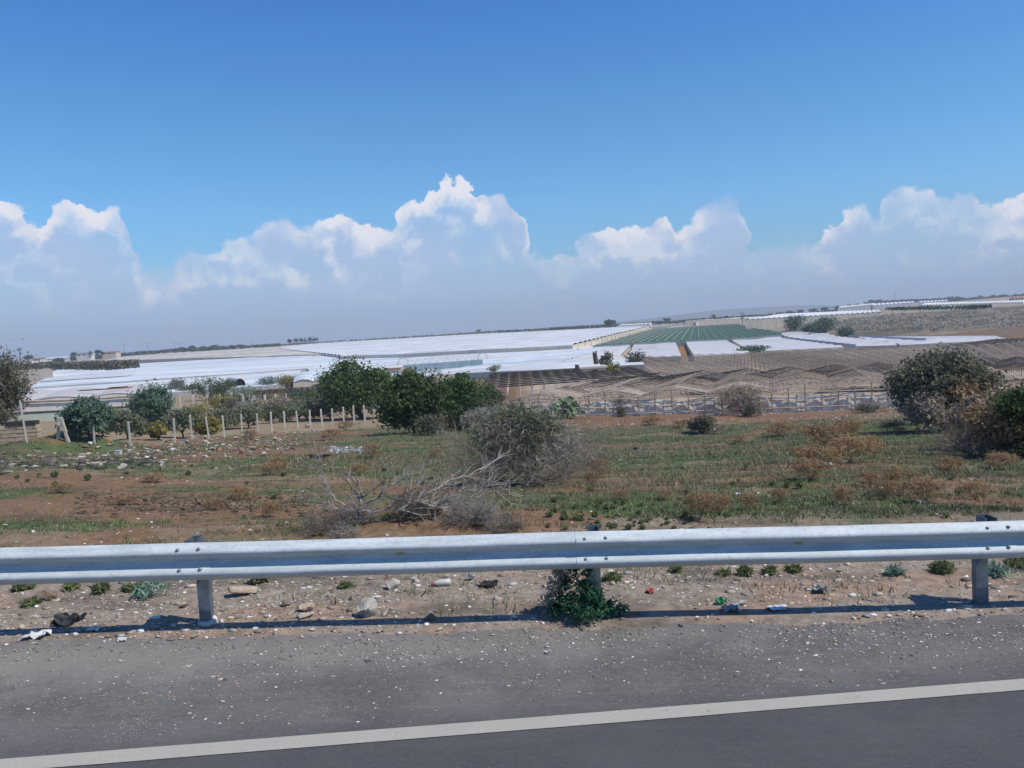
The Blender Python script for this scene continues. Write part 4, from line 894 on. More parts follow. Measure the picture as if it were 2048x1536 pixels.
patch(150, 620, 985, 1030, 650, .02, .05, [[.09,.072,.052],[.12,.09,.065],[.15,.11,.078]], 'soil_clods', 'dark turned clods of soil on the left of the field', 0)
patch(1120, 1800, 833, 850, 420, .03, .10, [[.45,.4,.34],[.3,.2,.14],[.5,.46,.42]], 'soil_crumbs', 'pale crumbs on the soil in front of the bare greenhouse', -.035)
o = rock('ash_heap', 'low black heap of burnt waste on the grass', 634, 918, 62, 12, M_ash, 77, 'heap', deep=.6)
o = rock('ash_heap', 'dark burnt patch of debris right of the grey scrub', 1272, 900, 12, 8, M_ash, 78, 'heap', deep=.6)
# block stack
p = WALLPOS; bw = thing('block_stack', 'stack of pale tufa block courses at the left edge with a dark strip on top', 'block wall', p, math.radians(4))
wW = 78*p.y/F
for r_ in range(5):
    m = MB(); z = r_*.235; xx = -wW*.8-(r_ % 2)*.2
    while xx < wW*.5:
        L = random.uniform(.45, .55); m.box(xx, min(xx+L-.02, wW*.5+random.uniform(-.05, .05)), -.15+random.uniform(-.02, .02), .35, z+.015, z+.215); xx += L
    m.build('block_course', M_block, bw)
m = MB(); m.box(-wW*.8, wW*.47, -.11, .33, 0, 1.15); m.build('joint_core', M_mortar, bw)
m = MB(); m.box(-.6, wW*.48, -.2, .4, 1.17, 1.42); m.build('top_strip', M_ash, bw)

# ------------------------------------------------------------------ fence posts
random.seed(3)
gF = 'concrete posts of the orchard fence'
def cpost(px, by, ty, lab, lean=0, wid=3.3, group=gF):
    p = G(px, by); h = at_px_height(p, ty); r = wid*p.y/F/2; m = MB()
    m.box(-r, r, -r, r, -.3, h*.97); n0 = len(m.v); o_ = h*.97
    m.v += [(-r*.7,-r*.7,h),(r*.7,-r*.7,h),(r*.7,r*.7,h),(-r*.7,r*.7,h)]
    m.f += [(n0-4,n0-3,n0+1,n0),(n0-3,n0-2,n0+2,n0+1),(n0-2,n0-1,n0+3,n0+2),(n0-1,n0-4,n0,n0+3),(n0,n0+1,n0+2,n0+3)]
    m.f = [f for f in m.f if f != (4,5,6,7)]
    o = m.build('fence_post', M_conc, None); o.location = p; o.rotation_euler = (random.gauss(0, .01), lean, random.uniform(0, .5)); tag(o, lab, 'post', group); return o
front = [(190,889,840,'left of all the front upright fence posts'),(261,892,843,'second upright front fence post, before the small olive'),(350,885,837,'left one of the close pair of fence posts'),(384,879,830,'taller right one of the close pair of fence posts'),
 (418,877,833,'leaning fence post right of the close pair'),(449,875,831,'first upright post right of the leaning one'),(485,872,828,'fence post just left of the olive with bare trunk'),(517,866,827,'fence post just right of the olive with bare trunk'),
 (544,863,824,'ninth post of the front row'),(570,857,823,'tenth post of the front row'),(597,857,822,'eleventh post, slightly leaning, before the round olive'),(621,855,820,'post by the buff boulder'),(645,854,818,'post before the brownish shrub'),(666,851,817,'post right of the brownish shrub'),
 (688,847,814,'sixth post from the right end of the fence'),(709,845,811,'fifth post from the right end, under the carob crown'),(730,843,810,'fourth post from the right end under the carob'),(749,840,808,'next to last post of the fence'),(767,836,806,'last post at the right end of the fence')]
for px, by, ty, lab in front: cpost(px, by, ty, 'concrete fence post, '+lab, lean=(-.06 if px in (418, 597) else random.gauss(0, .015)))
back = [(362,822,793),(388,818,790),(415,815,790),(441,814,788),(465,816,784),(488,822,790),(506,824,798),(557,840,811),(642,836,811)]
for px, by, ty in back: cpost(px, by, ty, 'thin concrete post of the rear row standing behind the orchard trees', wid=2.8, group='rear row of posts behind the orchard')
cpost(116, 878, 833, 'left leg of the crossed leaning posts by the soil mound', lean=.13, wid=6)
cpost(137, 884, 833, 'right leg of the crossed leaning posts by the soil mound', lean=-.2, wid=5)
cpost(54, 885, 800, 'tall thin dark pole behind the block stack', lean=-.06, wid=3)

# ------------------------------------------------------------------ greenhouses
def bil(c, u, v): return c[0]*(1-u)*(1-v)+c[1]*u*(1-v)+c[2]*u*v+c[3]*(1-u)*v
def roofmesh(cor, spans, along, rise, nl=10, na=6, flat=False, gable=False, follow=None):
    """multi-span roof over quad cor (NL,NR,FR,FL). along='u': ridges run left-right"""
    V = []; Fa = []; A = spans*na
    for i in range(A+1):
        s = i/A; ph = (i % na)/na
        z = rise*(1-abs(2*ph-1)) if gable else rise*math.sin(math.pi*ph)
        for j in range(nl+1):
            l = j/nl; q = bil(cor, l, s) if along == 'u' else bil(cor, s, l)
            V.append((q.x, q.y, q.z+z) if not follow else (q.x, q.y, float(H(q.x+follow[0].x, q.y+follow[0].y, False))+follow[1]-follow[0].z+z))
    for i in range(A):
        for j in range(nl):
            a = i*(nl+1)+j; Fa.append((a, a+1, a+nl+2, a+nl+1))
    return V, Fa
def wall(m, a, b, h0, n=8, drop=0, follow=False):
    for i in range(n):
        p = a.lerp(b, i/n); q = a.lerp(b, (i+1)/n)
        if follow: p.z = float(H(p.x, p.y, False))+h0; q.z = float(H(q.x, q.y, False))+h0
        gp = h1(p.x, p.y)-.3; gq = h1(q.x, q.y)-.3
        m.quad((p.x, p.y, gp), (q.x, q.y, gq), (q.x, q.y, q.z-drop), (p.x, p.y, p.z-drop))
def corners(px, eave): return [G(x, y, eave) for x, y in px]
def block(label, px, eave, spans, along, rise, rm, wm, group=None, gable=False, nl=12, name='greenhouse', lo=None, cor=None):
    c = cor or corners(px, eave); root = thing(name, label, 'greenhouse', (0,0,0), 0, group)
    org = Vector((c[0].x, c[0].y, c[0].z-eave)); root.location = org; cl = [q-org for q in c]
    V, Fa = roofmesh(cl, spans, along, rise, nl=nl, gable=gable, follow=None if cor else (org, eave)); npmesh('roof', V, Fa, rm, root)
    for nm, a, b in (('front_wall', 0, 1), ('side_wall', 1, 2), ('side_wall', 3, 0)):
        m = MB(); wall(m, c[a], c[b], eave, drop=.02, n=8 if cor else 24, follow=not cor); m.v = [(x-org.x, y-org.y, z-org.z) for x, y, z in m.v]; m.build(nm, wm, root)
    # gable ends at the near side when the spans recede
    if along == 'v':
        m = MB(); na = 6
        for s in range(spans):
            pts_ = []
            for k in range(na+1):
                u_ = (s+k/na)/spans; q = bil(cl, u_, 0); ph = k/na; z = rise*(1-abs(2*ph-1)) if gable else rise*math.sin(math.pi*ph); pts_.append((q.x, q.y+.05, q.z+z-.03))
            n0 = len(m.v); m.v += pts_; m.f.append(tuple(range(n0, n0+na+1)))
        m.build('gable_end', wm, root)
        m = MB()
        for s in range(spans):
            P_ = []
            for k in range(9):
                u_ = (s+k/8)/spans; q = bil(cl, u_, 0); ph = k/8; z = rise*(1-abs(2*ph-1)) if gable else rise*math.sin(math.pi*ph); P_.append((q.x, q.y-.05, q.z+z+.03))
            m.tube(P_, .055, 4)
        m.build('gable_arch', M_woodp, root)
    return root
gW = 'plastic roofed greenhouse blocks'
# far to near, left hillside
block('vast beige shade-net greenhouse field reaching the skyline on the left hill', [(205,722),(690,707),(640,687),(330,700)], 3.0, 40, 'u', .5, M_pn, M_wallb, gW, nl=30)
block('upper pale beige greenhouse field along the middle of the skyline', [(560,696),(1150,676),(1300,652),(660,683)], 3.2, 30, 'u', .5, M_pw, M_wallb, gW, nl=30)
block('wide blue-white greenhouse field left of the centre, below the beige hill', [(62,775),(660,733),(700,706),(120,737)], 1.8, 26, 'u', .6, M_pb, M_pb, gW, nl=30)
block('white greenhouse field above the long beige wall', [(682,712),(1145,690),(1290,655),(560,698)], 3.4, 26, 'u', .7, M_pw, M_wallb, gW, nl=30)
block('blue-white greenhouse field below the long beige wall', [(640,760),(1090,735),(1240,690),(600,722)], 1.4, 22, 'u', .5, M_pb, M_wallb, gW, nl=30)
block('pale greenhouse band with thin wall behind the net walled house', [(130,798),(584,767),(604,741),(62,780)], 1.2, 8, 'u', .6, M_pb, M_netp, gW, nl=24)
block('pair of pale arched greenhouse ends behind the orchard bushes', [(586,766),(668,760),(676,742),(590,748)], 3.0, 2, 'v', .6, M_pb, M_wallb, gW)
block('greenhouse with purple-grey and green net wall behind the feathery bushes', [(-60,812),(275,790),(330,772),(20,785)], 3.4, 3, 'v', .55, M_netp, M_netp, gW)
a = G(-60, 812, 3.4); b = G(275, 790, 3.4); nb = thing('net_wall', 'low grey-green net wall with pale rails along the foot of the purple-grey greenhouse', 'wall', (0,0,0)); m = MB()
for i in range(20):
    p = a.lerp(b, i/20)-Vector((0,.5,0)); q = a.lerp(b, (i+1)/20)-Vector((0,.5,0)); gp = h1(p.x, p.y); gq = h1(q.x, q.y); m.quad((p.x,p.y,gp-.3), (q.x,q.y,gq-.3), (q.x,q.y,gq+1.6), (p.x,p.y,gp+1.6))
m.build('lower_net', M_netg, nb)
for zz in (1.72, 3.36):
    m = MB(); m.tube([(lambda p: (p.x, p.y-.6, h1(p.x, p.y)+zz))(a.lerp(b, i/20)) for i in range(21)], .09, 4); m.build('rail', M_woodp, nb)
    m = MB(); m.tube([(lambda p: (p.x, p.y-.66, h1(p.x, p.y)+zz-.2))(a.lerp(b, i/20)) for i in range(21)], .07, 4); m.build('under_rail', M_char, nb)
# long facade wall with dark panels
fw = thing('facade_wall', 'long thin beige facade with dark panels crossing the white hillside', 'wall', (0,0,0)); 
a = G(680, 711, 3.4)-Vector((0,3,0)); b = G(1146, 689, 3.4)-Vector((0,3,0))
m = MB(); wall(m, a, b, 3.4, 20); m.build('beige_wall', M_wallb, fw)
for u0, u1 in ((.03,.08),(.12,.30),(.64,.79),(.84,.985)):
    m = MB(); p = a.lerp(b, u0)-Vector((0,.8,.1)); q = a.lerp(b, u1)-Vector((0,.8,.1)); m.quad(p-Vector((0,0,2.6)), q-Vector((0,0,2.6)), q, p); m.build('dark_panel', M_walld, fw)
# path wall rising right to the green net field
fw = thing('boundary_fence', 'pale slatted boundary fence running up to the green net field', 'fence', (0,0,0)); a = G(1146, 690, 3.4)-Vector((-2,3,0)); b = G(1300, 655, 3.4)+Vector((2,0,0))
m = MB(); wall(m, a, b, 2, 16); m.build('pale_sheeting', M_wallb, fw)
for i in range(22):
    p = a.lerp(b, i/21); m = MB(); m.tube([(p.x, p.y-.4, p.z-2.3), (p.x, p.y-.4, p.z+.3)], .09, 4); m.build('post', M_wood, fw)
# blue-grey net house with hoops
hs = thing('hoop_house', 'long blue-grey net house with a row of thin hoops on top', 'greenhouse', (0,0,0)); a = at(806, 730, 228); b = at(965, 719, 246)
m = MB(); wall(m, a, b, 3, 12); m.build('net_wall', M_bluew, hs)
for i in range(12):
    p = a.lerp(b, i/11); big = 1.9 if i in (0, 11) else 1.15
    m = MB(); m.tube([(p.x+big*.75*math.cos(math.pi*k/8), p.y+.6, p.z+big*1.05*math.sin(math.pi*k/8)) for k in range(9)], .05 if big < 1.5 else .09, 4); m.build('hoop', M_woodp, hs)
block('bright low roof with pale wall in front of the blue-grey net house', [(845,752),(1290,729),(1240,716),(870,742)], 1.6, 6, 'u', .4, M_pw, M_wallb, gW, nl=20)
# dark tunnel end by the orchard
tn = thing('tunnel', 'small polytunnel with a dark open arched end', 'tunnel', at(481, 771, 205)); m = MB()
R_ = 1.25; V = []; Fa = []
for k in range(9):
    an = math.pi*k/8
    for yy in (0, 14): V.append((R_*math.cos(an)-yy*.5, yy*.9, R_*1.35*math.sin(an)))
for k in range(8): Fa.append((2*k, 2*k+2, 2*k+3, 2*k+1))
npmesh('cover', V, Fa, M_netg, tn); npmesh('open_end', [(R_*.93*math.cos(math.pi*k/8), .1, R_*1.28*math.sin(math.pi*k/8)) for k in range(9)], [tuple(range(9))], M_dark, tn)
m = MB(); m.tube([(R_*math.cos(math.pi*k/8), 0, R_*1.35*math.sin(math.pi*k/8)) for k in range(9)], .07, 4); m.build('end_hoop', M_char, tn)
# right hand white roofs
block('leftmost of the white greenhouse roofs beside the path fence', [(1060,742),(1242,712),(1266,685),(1195,688)], 1.3, 16, 'u', .5, M_pg, M_wallb, gW, nl=10)
block('square white greenhouse roof left of the dirt lane', [(1252,716),(1362,713),(1350,682),(1272,684)], 1.3, 14, 'u', .5, M_pg, M_wallb, gW)
block('square white greenhouse roof right of the dirt lane', [(1388,713),(1500,706),(1442,675),(1368,678)], 1.3, 14, 'u', .5, M_pg, M_wallb, gW)
block('grey-white greenhouse roof between the square roof and the bright ones', [(1500,703),(1688,694),(1535,670),(1454,674)], 1.3, 14, 'u', .4, M_pg, M_wallb, gW)
block('greenhouse roof with a row of small gable ends on its left side', [(1692,693),(1860,688),(1640,665),(1548,669)], .7, 14, 'u', .5, M_pg, M_wallb, gW, gable=True)
block('farthest right narrow white roof below the embankment', [(1800,690),(2012,680),(1990,674),(1700,671)], .8, 7, 'u', .4, M_pg, M_wallb, gW)
# rows of little gables
def gables(label, a, b, n, Yo):
    t_ = thing('gable_row', label, 'vents', (0,0,0))
    for i in range(n):
        px = a[0]+(b[0]-a[0])*i/(n-1); py = a[1]+(b[1]-a[1])*i/(n-1); q = G(px, py, 1.3); w_ = 2.4*q.y/F; m = MB()
        n0 = 0; m.v += [(q.x-w_, q.y-.6, q.z-.35), (q.x+w_, q.y-.6, q.z-.35), (q.x, q.y-.6, q.z+.35), (q.x-w_, q.y+6, q.z-.35), (q.x+w_, q.y+6, q.z-.35), (q.x, q.y+6, q.z+.35)]
        m.f += [(0,1,2), (3,5,4), (1,4,5,2), (4,1,0,3), (0,2,5,3)]; m.build('gable', M_netp, t_)
gables('row of small grey gable ends at the seam between two white roofs', (1560,674), (1710,691), 13, 0)
gables('second row of small grey gable ends on the far right white roof', (1712,672), (1850,679), 12, 0)
# dirt lane between the square roofs
c = [G(1364,714), G(1386,714), G(1366,688), G(1352,690)]; V, Fa = roofmesh([q+Vector((0,0,.1)) for q in c], 1, 'v', 0); tag(npmesh('dirt_path', V, Fa, M_soil), kind='structure')
# green net field with pale posts
gn = block('large dark green shade-net field in front of the far sheds', [(1185,692),(1565,668),(1475,648),(1308,657)], 2.4, 8, 'u', .25, M_grn, M_netg, nl=20)
cg = [q-gn.location for q in corners([(1185,692),(1565,668),(1475,648),(1308,657)], 2.4)]
for i in range(22):
    u_ = .03+.94*i/21; m = MB(); m.tube([bil(cg, u_, k/8)+Vector((0,0,.32)) for k in range(9)], .11, 4); m.build('cable', M_netg if i % 2 else M_woodp, gn)
# far sheds
for i, (x0, y0, x1, y1, hp, lab) in enumerate([(1302,660,1340,656,6,'left low brown wall at the top of the green net field'),(1340,655,1386,651,5,'middle low beige shed at the top of the green net field'),(1392,651,1410,648,7,'small beige shed beside the long dark shed'),(1410,649,1462,643,8,'long dark low shed on the far skyline')]):
    a = G(x0, y0); b = G(x1, y1); h_ = hp*a.y/F; t_ = thing('shed', lab, 'shed', a); d = b-a; nrm_ = Vector((0, 8, 0)); m = MB()
    q = [Vector((0,0,-.5)), d+Vector((0,0,-.5)), d+nrm_, nrm_]; T = Vector((0,0,h_))
    for k in range(4): m.quad(q[k], q[(k+1)%4], q[(k+1)%4]+T, q[k]+T)
    m.build('wall', M_walld if i in (0, 3) else M_plaster, t_); m = MB(); T = Vector((0,0,h_+.03)); T2 = T+Vector((0,0,.8)); mid_a = (q[0]+q[3])/2+T2; mid_b = (q[1]+q[2])/2+T2
    m.quad(q[0]+T-Vector((0,.3,0)), q[1]+T-Vector((0,.3,0)), mid_b, mid_a); m.quad(mid_a, mid_b, q[2]+T, q[3]+T); m.build('roof', M_dark if i == 3 else M_greyroof, t_)

# ---- bare frames
def frames(label, px, eave, spans, bays, rise, r, post_m, beam_m, cover=None, posts=True, gable=True, name='bare_greenhouse', purl=3, group='bare greenhouse frames', front_film=False, arches='arch', ground_m=None, cor=None, rowp=None):
    """ridges recede (v); one arch line per bay"""
    c = cor or corners(px, eave); root = thing(name, label, 'greenhouse', (0,0,0), 0, group); na = 6
    def pt(u, v, z=0): q = bil(c, u, v); return Vector((q.x, q.y, q.z+z))
    def prof(ph): return rise*(1-abs(2*ph-1))**.85 if gable else rise*math.sin(math.pi*ph)
    mp = MB()
    for b in range(bays+1):
        v = b/bays; m = MB()
        P_ = [pt((s+k/na)/spans, v, prof(k/na)) for s in range(spans) for k in range(na)]+[pt(1, v)]
        m.tube(P_, r, 4); m.tube([pt(s/spans, v, -.05) for s in range(spans+1)], r*.7, 4); m.build(arches, beam_m, root)
        if posts:
            m = mp
            for s in range(spans*(rowp or 1)+1):
                q = pt(s/(spans*(rowp or 1)), v, (0 if not rowp else prof((s % rowp)/rowp))); g = h1(q.x, q.y)
                m.tube([(q.x, q.y, g-.3), (q.x, q.y, q.z-.02)], r*.9, 4, False)
    if posts: mp.build('posts', post_m, root)['kind'] = 'stuff'
    if purl:
        m = MB()
        for s in range(spans):
            for k in ([0, 3] if purl < 4 else [0, 1.5, 3, 4.5]): m.tube([pt((s+k/6)/spans, 0, prof(k/6)+.03), pt((s+k/6)/spans, 1, prof(k/6)+.03)], r*.6, 4)
        m.build('purlins', beam_m, root)
    if cover:
        for (s0, s1, v0, v1, cm) in cover:
            V = []; Fa = []; K = (s1-s0)*na; L = 9; rr = random.Random(s0*7+int(v0*50)); tear = [rr.randint(0, 8)]
            for i in range(K+1):
                for j in range(L+1):
                    q = pt((s0+i/na)/spans, v0+(v1-v0)*j/L, prof((i % na)/na)+.05-.10*rr.random()); V.append(q[:])
            for i in range(K):
                for j in range(L):
                    if rr.random() > .12 and not (j in tear): a_ = i*(L+1)+j; Fa.append((a_, a_+1, a_+L+2, a_+L+1))
            o = npmesh('torn_cover', V, Fa, cm, root)
    return root, pt, c
random.seed(21)
# front ruined multi-span, px 1000..1790 at 90 m, and onward behind the big bush
Yf = 90.0
def fx(px, py, Y=Yf): return at(px, py, Y)
cF = [fx(1010, 804), fx(2075, 765), at(1985, 735, 111), at(1130, 772, 119)]
for q in cF: pass
cov = [(0, 1, .07, .24, M_old), (1, 2, .07, .26, M_old), (0, 3, .32, .46, M_oldd), (2, 3, .08, .22, M_old), (3, 4, .10, .26, M_old), (3, 5, .40, .5, M_oldd), (5, 6, .42, .52, M_oldd), (6, 7, .14, .3, M_old), (1, 2, .66, .74, M_oldd)]
root, pt, c4 = frames('front ruined greenhouse of eight gabled bays with torn film and bare timber posts', None, 2.4, 8, 12, .8, .045, M_woodp, M_wood, cover=cov, cor=cF, purl=3)
for i in range(33):
    u_ = i/32; q = pt(u_, 0, 0); g = h1(q.x, q.y); ph = (i % 4)/4; z = .8*(1-abs(2*ph-1))**.85
    m = MB(); m.tube([(q.x, q.y-.12, g-.3), (q.x, q.y-.12, q.z+z-.02)], .075, 5); m.build('front_post', M_wood, root)
for hz, nm in ((-.12, 'upper_rail'), (-1.75, 'lower_rail')):
    m = MB(); P_ = []
    for i in range(33): q = pt(i/32, 0, 0); P_.append((q.x, q.y-.18, q.z+hz))
    m.tube(P_, .055, 4); m.build(nm, M_wood, root)
V = []; Fa = []
for i in range(97):
    q = pt(i/96, 0, 0); g = h1(q.x, q.y); V += [(q.x, q.y+.22+0, g-.2), (q.x, q.y+.22+.12*math.sin(i*1.3+1), g+1.1), (q.x, q.y+.22, q.z-.25-.35*abs(math.sin(i*.35)))]
for i in range(96): Fa += [(3*i, 3*i+3, 3*i+4, 3*i+1), (3*i+1, 3*i+4, 3*i+5, 3*i+2)]
npmesh('side_film', V, Fa, M_film, root)
m = MB()
for i in range(129):
    q = pt(i/128, 0, 0); m.tube([(q.x, q.y+.1, h1(q.x, q.y)), (q.x, q.y+.1, h1(q.x, q.y)+1.05)], .022, 3, False)
o = m.build('slat_row', M_woodp, root); o['kind'] = 'stuff'
m = MB(); m.tube([(lambda q: (q.x, q.y-.1, q.z-.75-.28*abs(math.sin(i*.26))))(pt(i/96, 0, 0)) for i in range(97)], .05, 4); m.build('sagging_cord', M_yelc, root)
m = MB(); a_ = fx(1362, 784); b_ = fx(1380, 802); c_ = fx(1390, 824); m.tube([a_-Vector((0,.5,0)), b_-Vector((0,.7,0)), c_-Vector((0,.9,0))], .06, 4); m.build('fallen_pole', M_wood, root)
# back part of the ruined block: grey frames then brown plots
frames('grey bare frames just behind the front ruined greenhouse', None, 2.4, 9, 11, .8, .05, M_woodp, M_char, cor=[at(1140,777,114), at(2090,737,105), at(2080,722,119), at(1280,757,127)], cover=[(2,4,.1,.5,M_oldd),(5,7,.0,.6,M_oldd),(8,9,.2,.6,M_oldd)], group=None)
frames('large plot of low brown timber frames right of the slatted wall', None, 2.0, 12, 24, .4, .038, M_woodp, M_wood, cor=[at(1345,757,127), at(1860,735,119), at(1560,706,188), at(1266,717,202)], cover=None, purl=4, rowp=2)
frames('sandy coloured plot of bare timber frames beyond the big rounded bush', None, 2.0, 18, 22, .4, .038, M_woodp, M_wood, cor=[at(1640,743,124), at(2150,725,112), at(2100,686,165), at(1490,706,196)], cover=None, purl=4, rowp=2)
frames('dark burnt frames in a strip at the far right below the brown field', None, 1.8, 12, 5, .3, .07, M_woodp, M_char, cor=[at(1860,697,178), at(2150,690,160), at(2120,677,189), at(1990,680,199)], purl=4)
# dark pipe grid
cP = [at(962,776,134), at(1322,752,134), at(1262,732,178), at(978,748,178)]
root, pt, _ = frames('grid of blackened horizontal pipes on short white posts behind the drooping tree', None, 1.8, 14, 9, .06, .085, M_concw, M_char, cor=cP, purl=0, name='pipe_grid', arches='blackened_pipe')
frames('burnt low frames behind the orchard on the left', None, 1.8, 7, 5, .15, .045, M_concw, M_char, cor=[at(505,790,142), at(660,779,142), at(655,772,165), at(510,782,165)], purl=0, name='pipe_grid', arches='blackened_pipe')
# slatted wall between pipe grid and brown plot
sw = thing('slatted_wall', 'pale slatted side wall running back between the pipe grid and the brown frames', 'wall', (0,0,0)); a = at(1322, 752, 138); b = at(1262, 718, 205)
m = MB()
for i in range(46):
    p = a.lerp(b, i/45); q = a.lerp(b, (i+.75)/45); g = h1(p.x, p.y)-.3; m.quad((p.x, p.y, g), (q.x, q.y, g), q, p)
m.build('slats', M_wallb, sw); m = MB(); m.tube([a+Vector((-.15,0,.1)), b+Vector((-.15,0,.1))], .09, 4); m.build('top_rail', M_woodp, sw)
# pale low wall behind the pipe grid
lw = thing('sheet_wall', 'low pale sheeting wall behind the pipe grid', 'wall', (0,0,0)); m = MB(); wall(m, at(868,750,200), at(1265,726,200), 2, 16); m.build('sheeting', M_wallb, lw)
for i in range(24):
    p = at(868,749,199).lerp(at(1265,725,199), i/23); m = MB(); m.tube([(p.x, p.y, p.z-2.6), (p.x, p.y, p.z+.15)], .06, 4); m.build('post', M_woodp, lw)
# flat roofed shed, burnt palm trunk
p = at(1162, 748, 165); q = at(1212, 746, 165); sh = thing('shed', 'low flat-roofed concrete shed behind the blackened pipes', 'shed', (p.x, p.y, p.z-1.2)); W_ = q.x-p.x
m = MB(); m.box(0, W_, 0, 4, 0, 2.2); m.build('wall', M_plaster, sh); m = MB(); m.box(-.3, W_+.4, -.5, 4.4, 2.2, 2.55); m.build('roof', M_concw, sh)
m = MB(); m.box(W_*.42, W_*.68, -.06, -.02, .1, 1.9); m.build('door', M_dark, sh); m = MB(); m.box(-.9, -.35, -.6, 3, -.3, 3.0); m.build('buttress', M_char, sh)
pm = thing('burnt_palm', 'blackened leaning palm stump with a broken top behind the shed', 'palm stump', at(1196, 742, 185)); m = MB(); m.tube([(0,0,-2.5),(-.1,0,0),(-.35,0,2.2),(-.55,0,4.1)], [.62,.6,.55,.5], 9); m.build('trunk', M_char, pm)
m = MB(); m.tube([(-.8,0,4.0),(-.85,0,4.5)], [.2,.1], 5); m.tube([(-.3,0,4.0),(-.25,0,4.6)], [.22,.12], 5); m.build('frond_stub', M_char, pm)
# black tarpaulin structure at the right edge
p = at(1954, 712, 150); q = at(2100, 722, 145); tp = thing('covered_shed', 'black tarpaulin covered low structure at the right edge', 'shed', p); d = q-p
m = MB(); T = Vector((0,4,0)); dn = Vector((0,0,-1.8)); dn2 = Vector((0,0,-.3)); a0 = Vector((0,0,0)); mid_ = d*.55+Vector((0,0,-.15))
m.quad(dn, mid_+Vector((0,0,-1.3)), mid_, a0); m.quad(mid_+Vector((0,0,-1.3)), d+dn2, d, mid_); m.quad(a0, mid_, mid_+T, T); m.quad(mid_, d, d+T, mid_+T); m.quad(dn, a0, T, T+dn); m.build('tarpaulin', M_tarp, tp)
m = MB(); m.box(1.0, 2.1, .5, 1.6, .02, .7); m.build('vent_box', M_greyroof, tp)
# blue-white tank, pale cloth heap, red sheets
p = at(899, 771, 128); tk = thing('water_tank', 'small blue and white tank behind the green trees', 'tank', p); m = MB(); m.tube([(-.6,0,0),(.6,0,0)], .38, 12); m.build('shell', M_blue, tk); m = MB(); m.tube([(.3,0,0),(.75,0,0)], .42, 12); m.build('end_cap', M_white, tk)
hp = thing('plastic_heap', 'mound of crumpled white film held by stakes near the net house', 'heap', at(855, 752, 215)); V, Fa = leaves([(0,0,.8),(1.5,0,.9),(-1.4,0,.5),(2.6,0,.6)], [(1.6,1,.9),(1.4,1,.9),(1.2,1,.6),(1.2,1,.8)], 500, .8, 1.2, .6); npmesh('film', V, Fa, M_pg, hp)
m = MB()
for i in range(9): m.tube([(-1.2+i*.55, -1.1, -1.8), (-1.2+i*.55, -1.1, 1.0)], .07, 4)
m.build('stakes', M_wood, hp)
rsx = thing('roof_sheets', 'pile of dark and brick-red sheets on the roof edge behind the tall feathery bush', 'sheets', at(215, 779, 165)); m = MB(); m.box(0, 4.2, 0, 2, 0, .22); m.build('red_sheet', M_tile, rsx); m = MB(); m.box(-6.0, -.1, 0, 2, 0, .14); m.box(-.08, 3.2, .2, 2, .24, .36); m.build('dark_sheet', M_tarp, rsx)
m = MB(); m.box(2.2,3.1,0,2,0,.8); 
sh2 = thing('shed', 'small beige hut with a brown roof left of the blue-grey net house', 'shed', at(784, 745, 240)); m = MB(); m.box(-1.6, 6, 0, 4, -2.5, .9); m.build('wall', M_plaster, sh2); m = MB(); m.box(-2, 2.6, -.4, 4.4, .92, 1.2); m.build('roof', M_tile, sh2); m = MB(); m.box(1.6, 2.6, -.06, -.02, -2.5, -.2); m.build('door', M_dark, sh2)

# ------------------------------------------------------------------ skyline: trees, houses, poles, hedges
random.seed(31)
def skytree(px, by, wp, ty, lab, lm=None, Y=None, conic=False, trunk=.12, n=500, group=None, name='tree'):
    p = G(px, by) if Y is None else at(px, by, Y)
    p = at(px, by, p.y) if p.y > 1400 else p
    wm = wp*p.y/F; hm = max(1.0, (by-ty)*p.y/F); root = thing(name, lab, 'tree', p, 0, group); m = MB(); R0 = wm*.05
    m.tube([(0,0,-1.5),(0,0,hm*.5)], [R0, R0*.7], 5); m.build('trunk', M_bark, root)
    if conic: cs = [(0, 0, hm*z) for z in (.3, .5, .7, .88)]; rs = [(wm*s, wm*s, hm*.17) for s in (.46, .38, .25, .12)]
    else: cs, rs = lobes(wm, hm*(1-trunk), wm*.8, hm*trunk+hm*(1-trunk)/2, 10, r0=.3)
    V, Fa = leaves(cs, rs, n, wm*.09, 1.3, .4); npmesh('crown', V, Fa, lm or L_far, root); return root
YS = 900
skytree(1220, 652, 26, 639, 'lone umbrella pine with a broad dark crown on the skyline', Y=860, n=900)
skytree(1333, 643, 18, 636, 'flat dark tree on the skyline right of the umbrella pine', Y=1000)
skytree(1427, 637, 11, 629, 'small round tree on the skyline beside the long dark shed', Y=1000)
skytree(1453, 636, 9, 631, 'tiny tree on the skyline beyond the green net field', Y=1000)
skytree(957, 664, 11, 659, 'single small round tree on the middle skyline', Y=1000)
for i, (px, w_, by, ty) in enumerate([(580,13,687,677),(592,12,687,676),(604,11,686,675),(611,8,686,673),(620,11,685,673),(628,10,684,673),(634,8,684,674)]):
    skytree(px, by, w_, ty, ['rounded first tree','rounded second tree','third tree','pointed fourth tree','fifth tree','pointed sixth tree','last tree'][i]+' from the left of the dark grove on the skyline', Y=950, conic=i in (3, 5), group='grove of dark trees on the skyline')
for i, (px, by, w_, ty) in enumerate([(364,702,18,694),(384,700,20,691),(407,699,17,692),(431,698,18,689),(462,694,12,690),(480,693,16,689),(530,691,8,688)]):
    skytree(px, by, w_, ty, ['first','second','third','fourth, darkest','fifth','sixth','seventh, tiny'][i]+' tree from the left in the loose row on the left skyline', Y=950, group='loose row of dark trees on the left skyline')
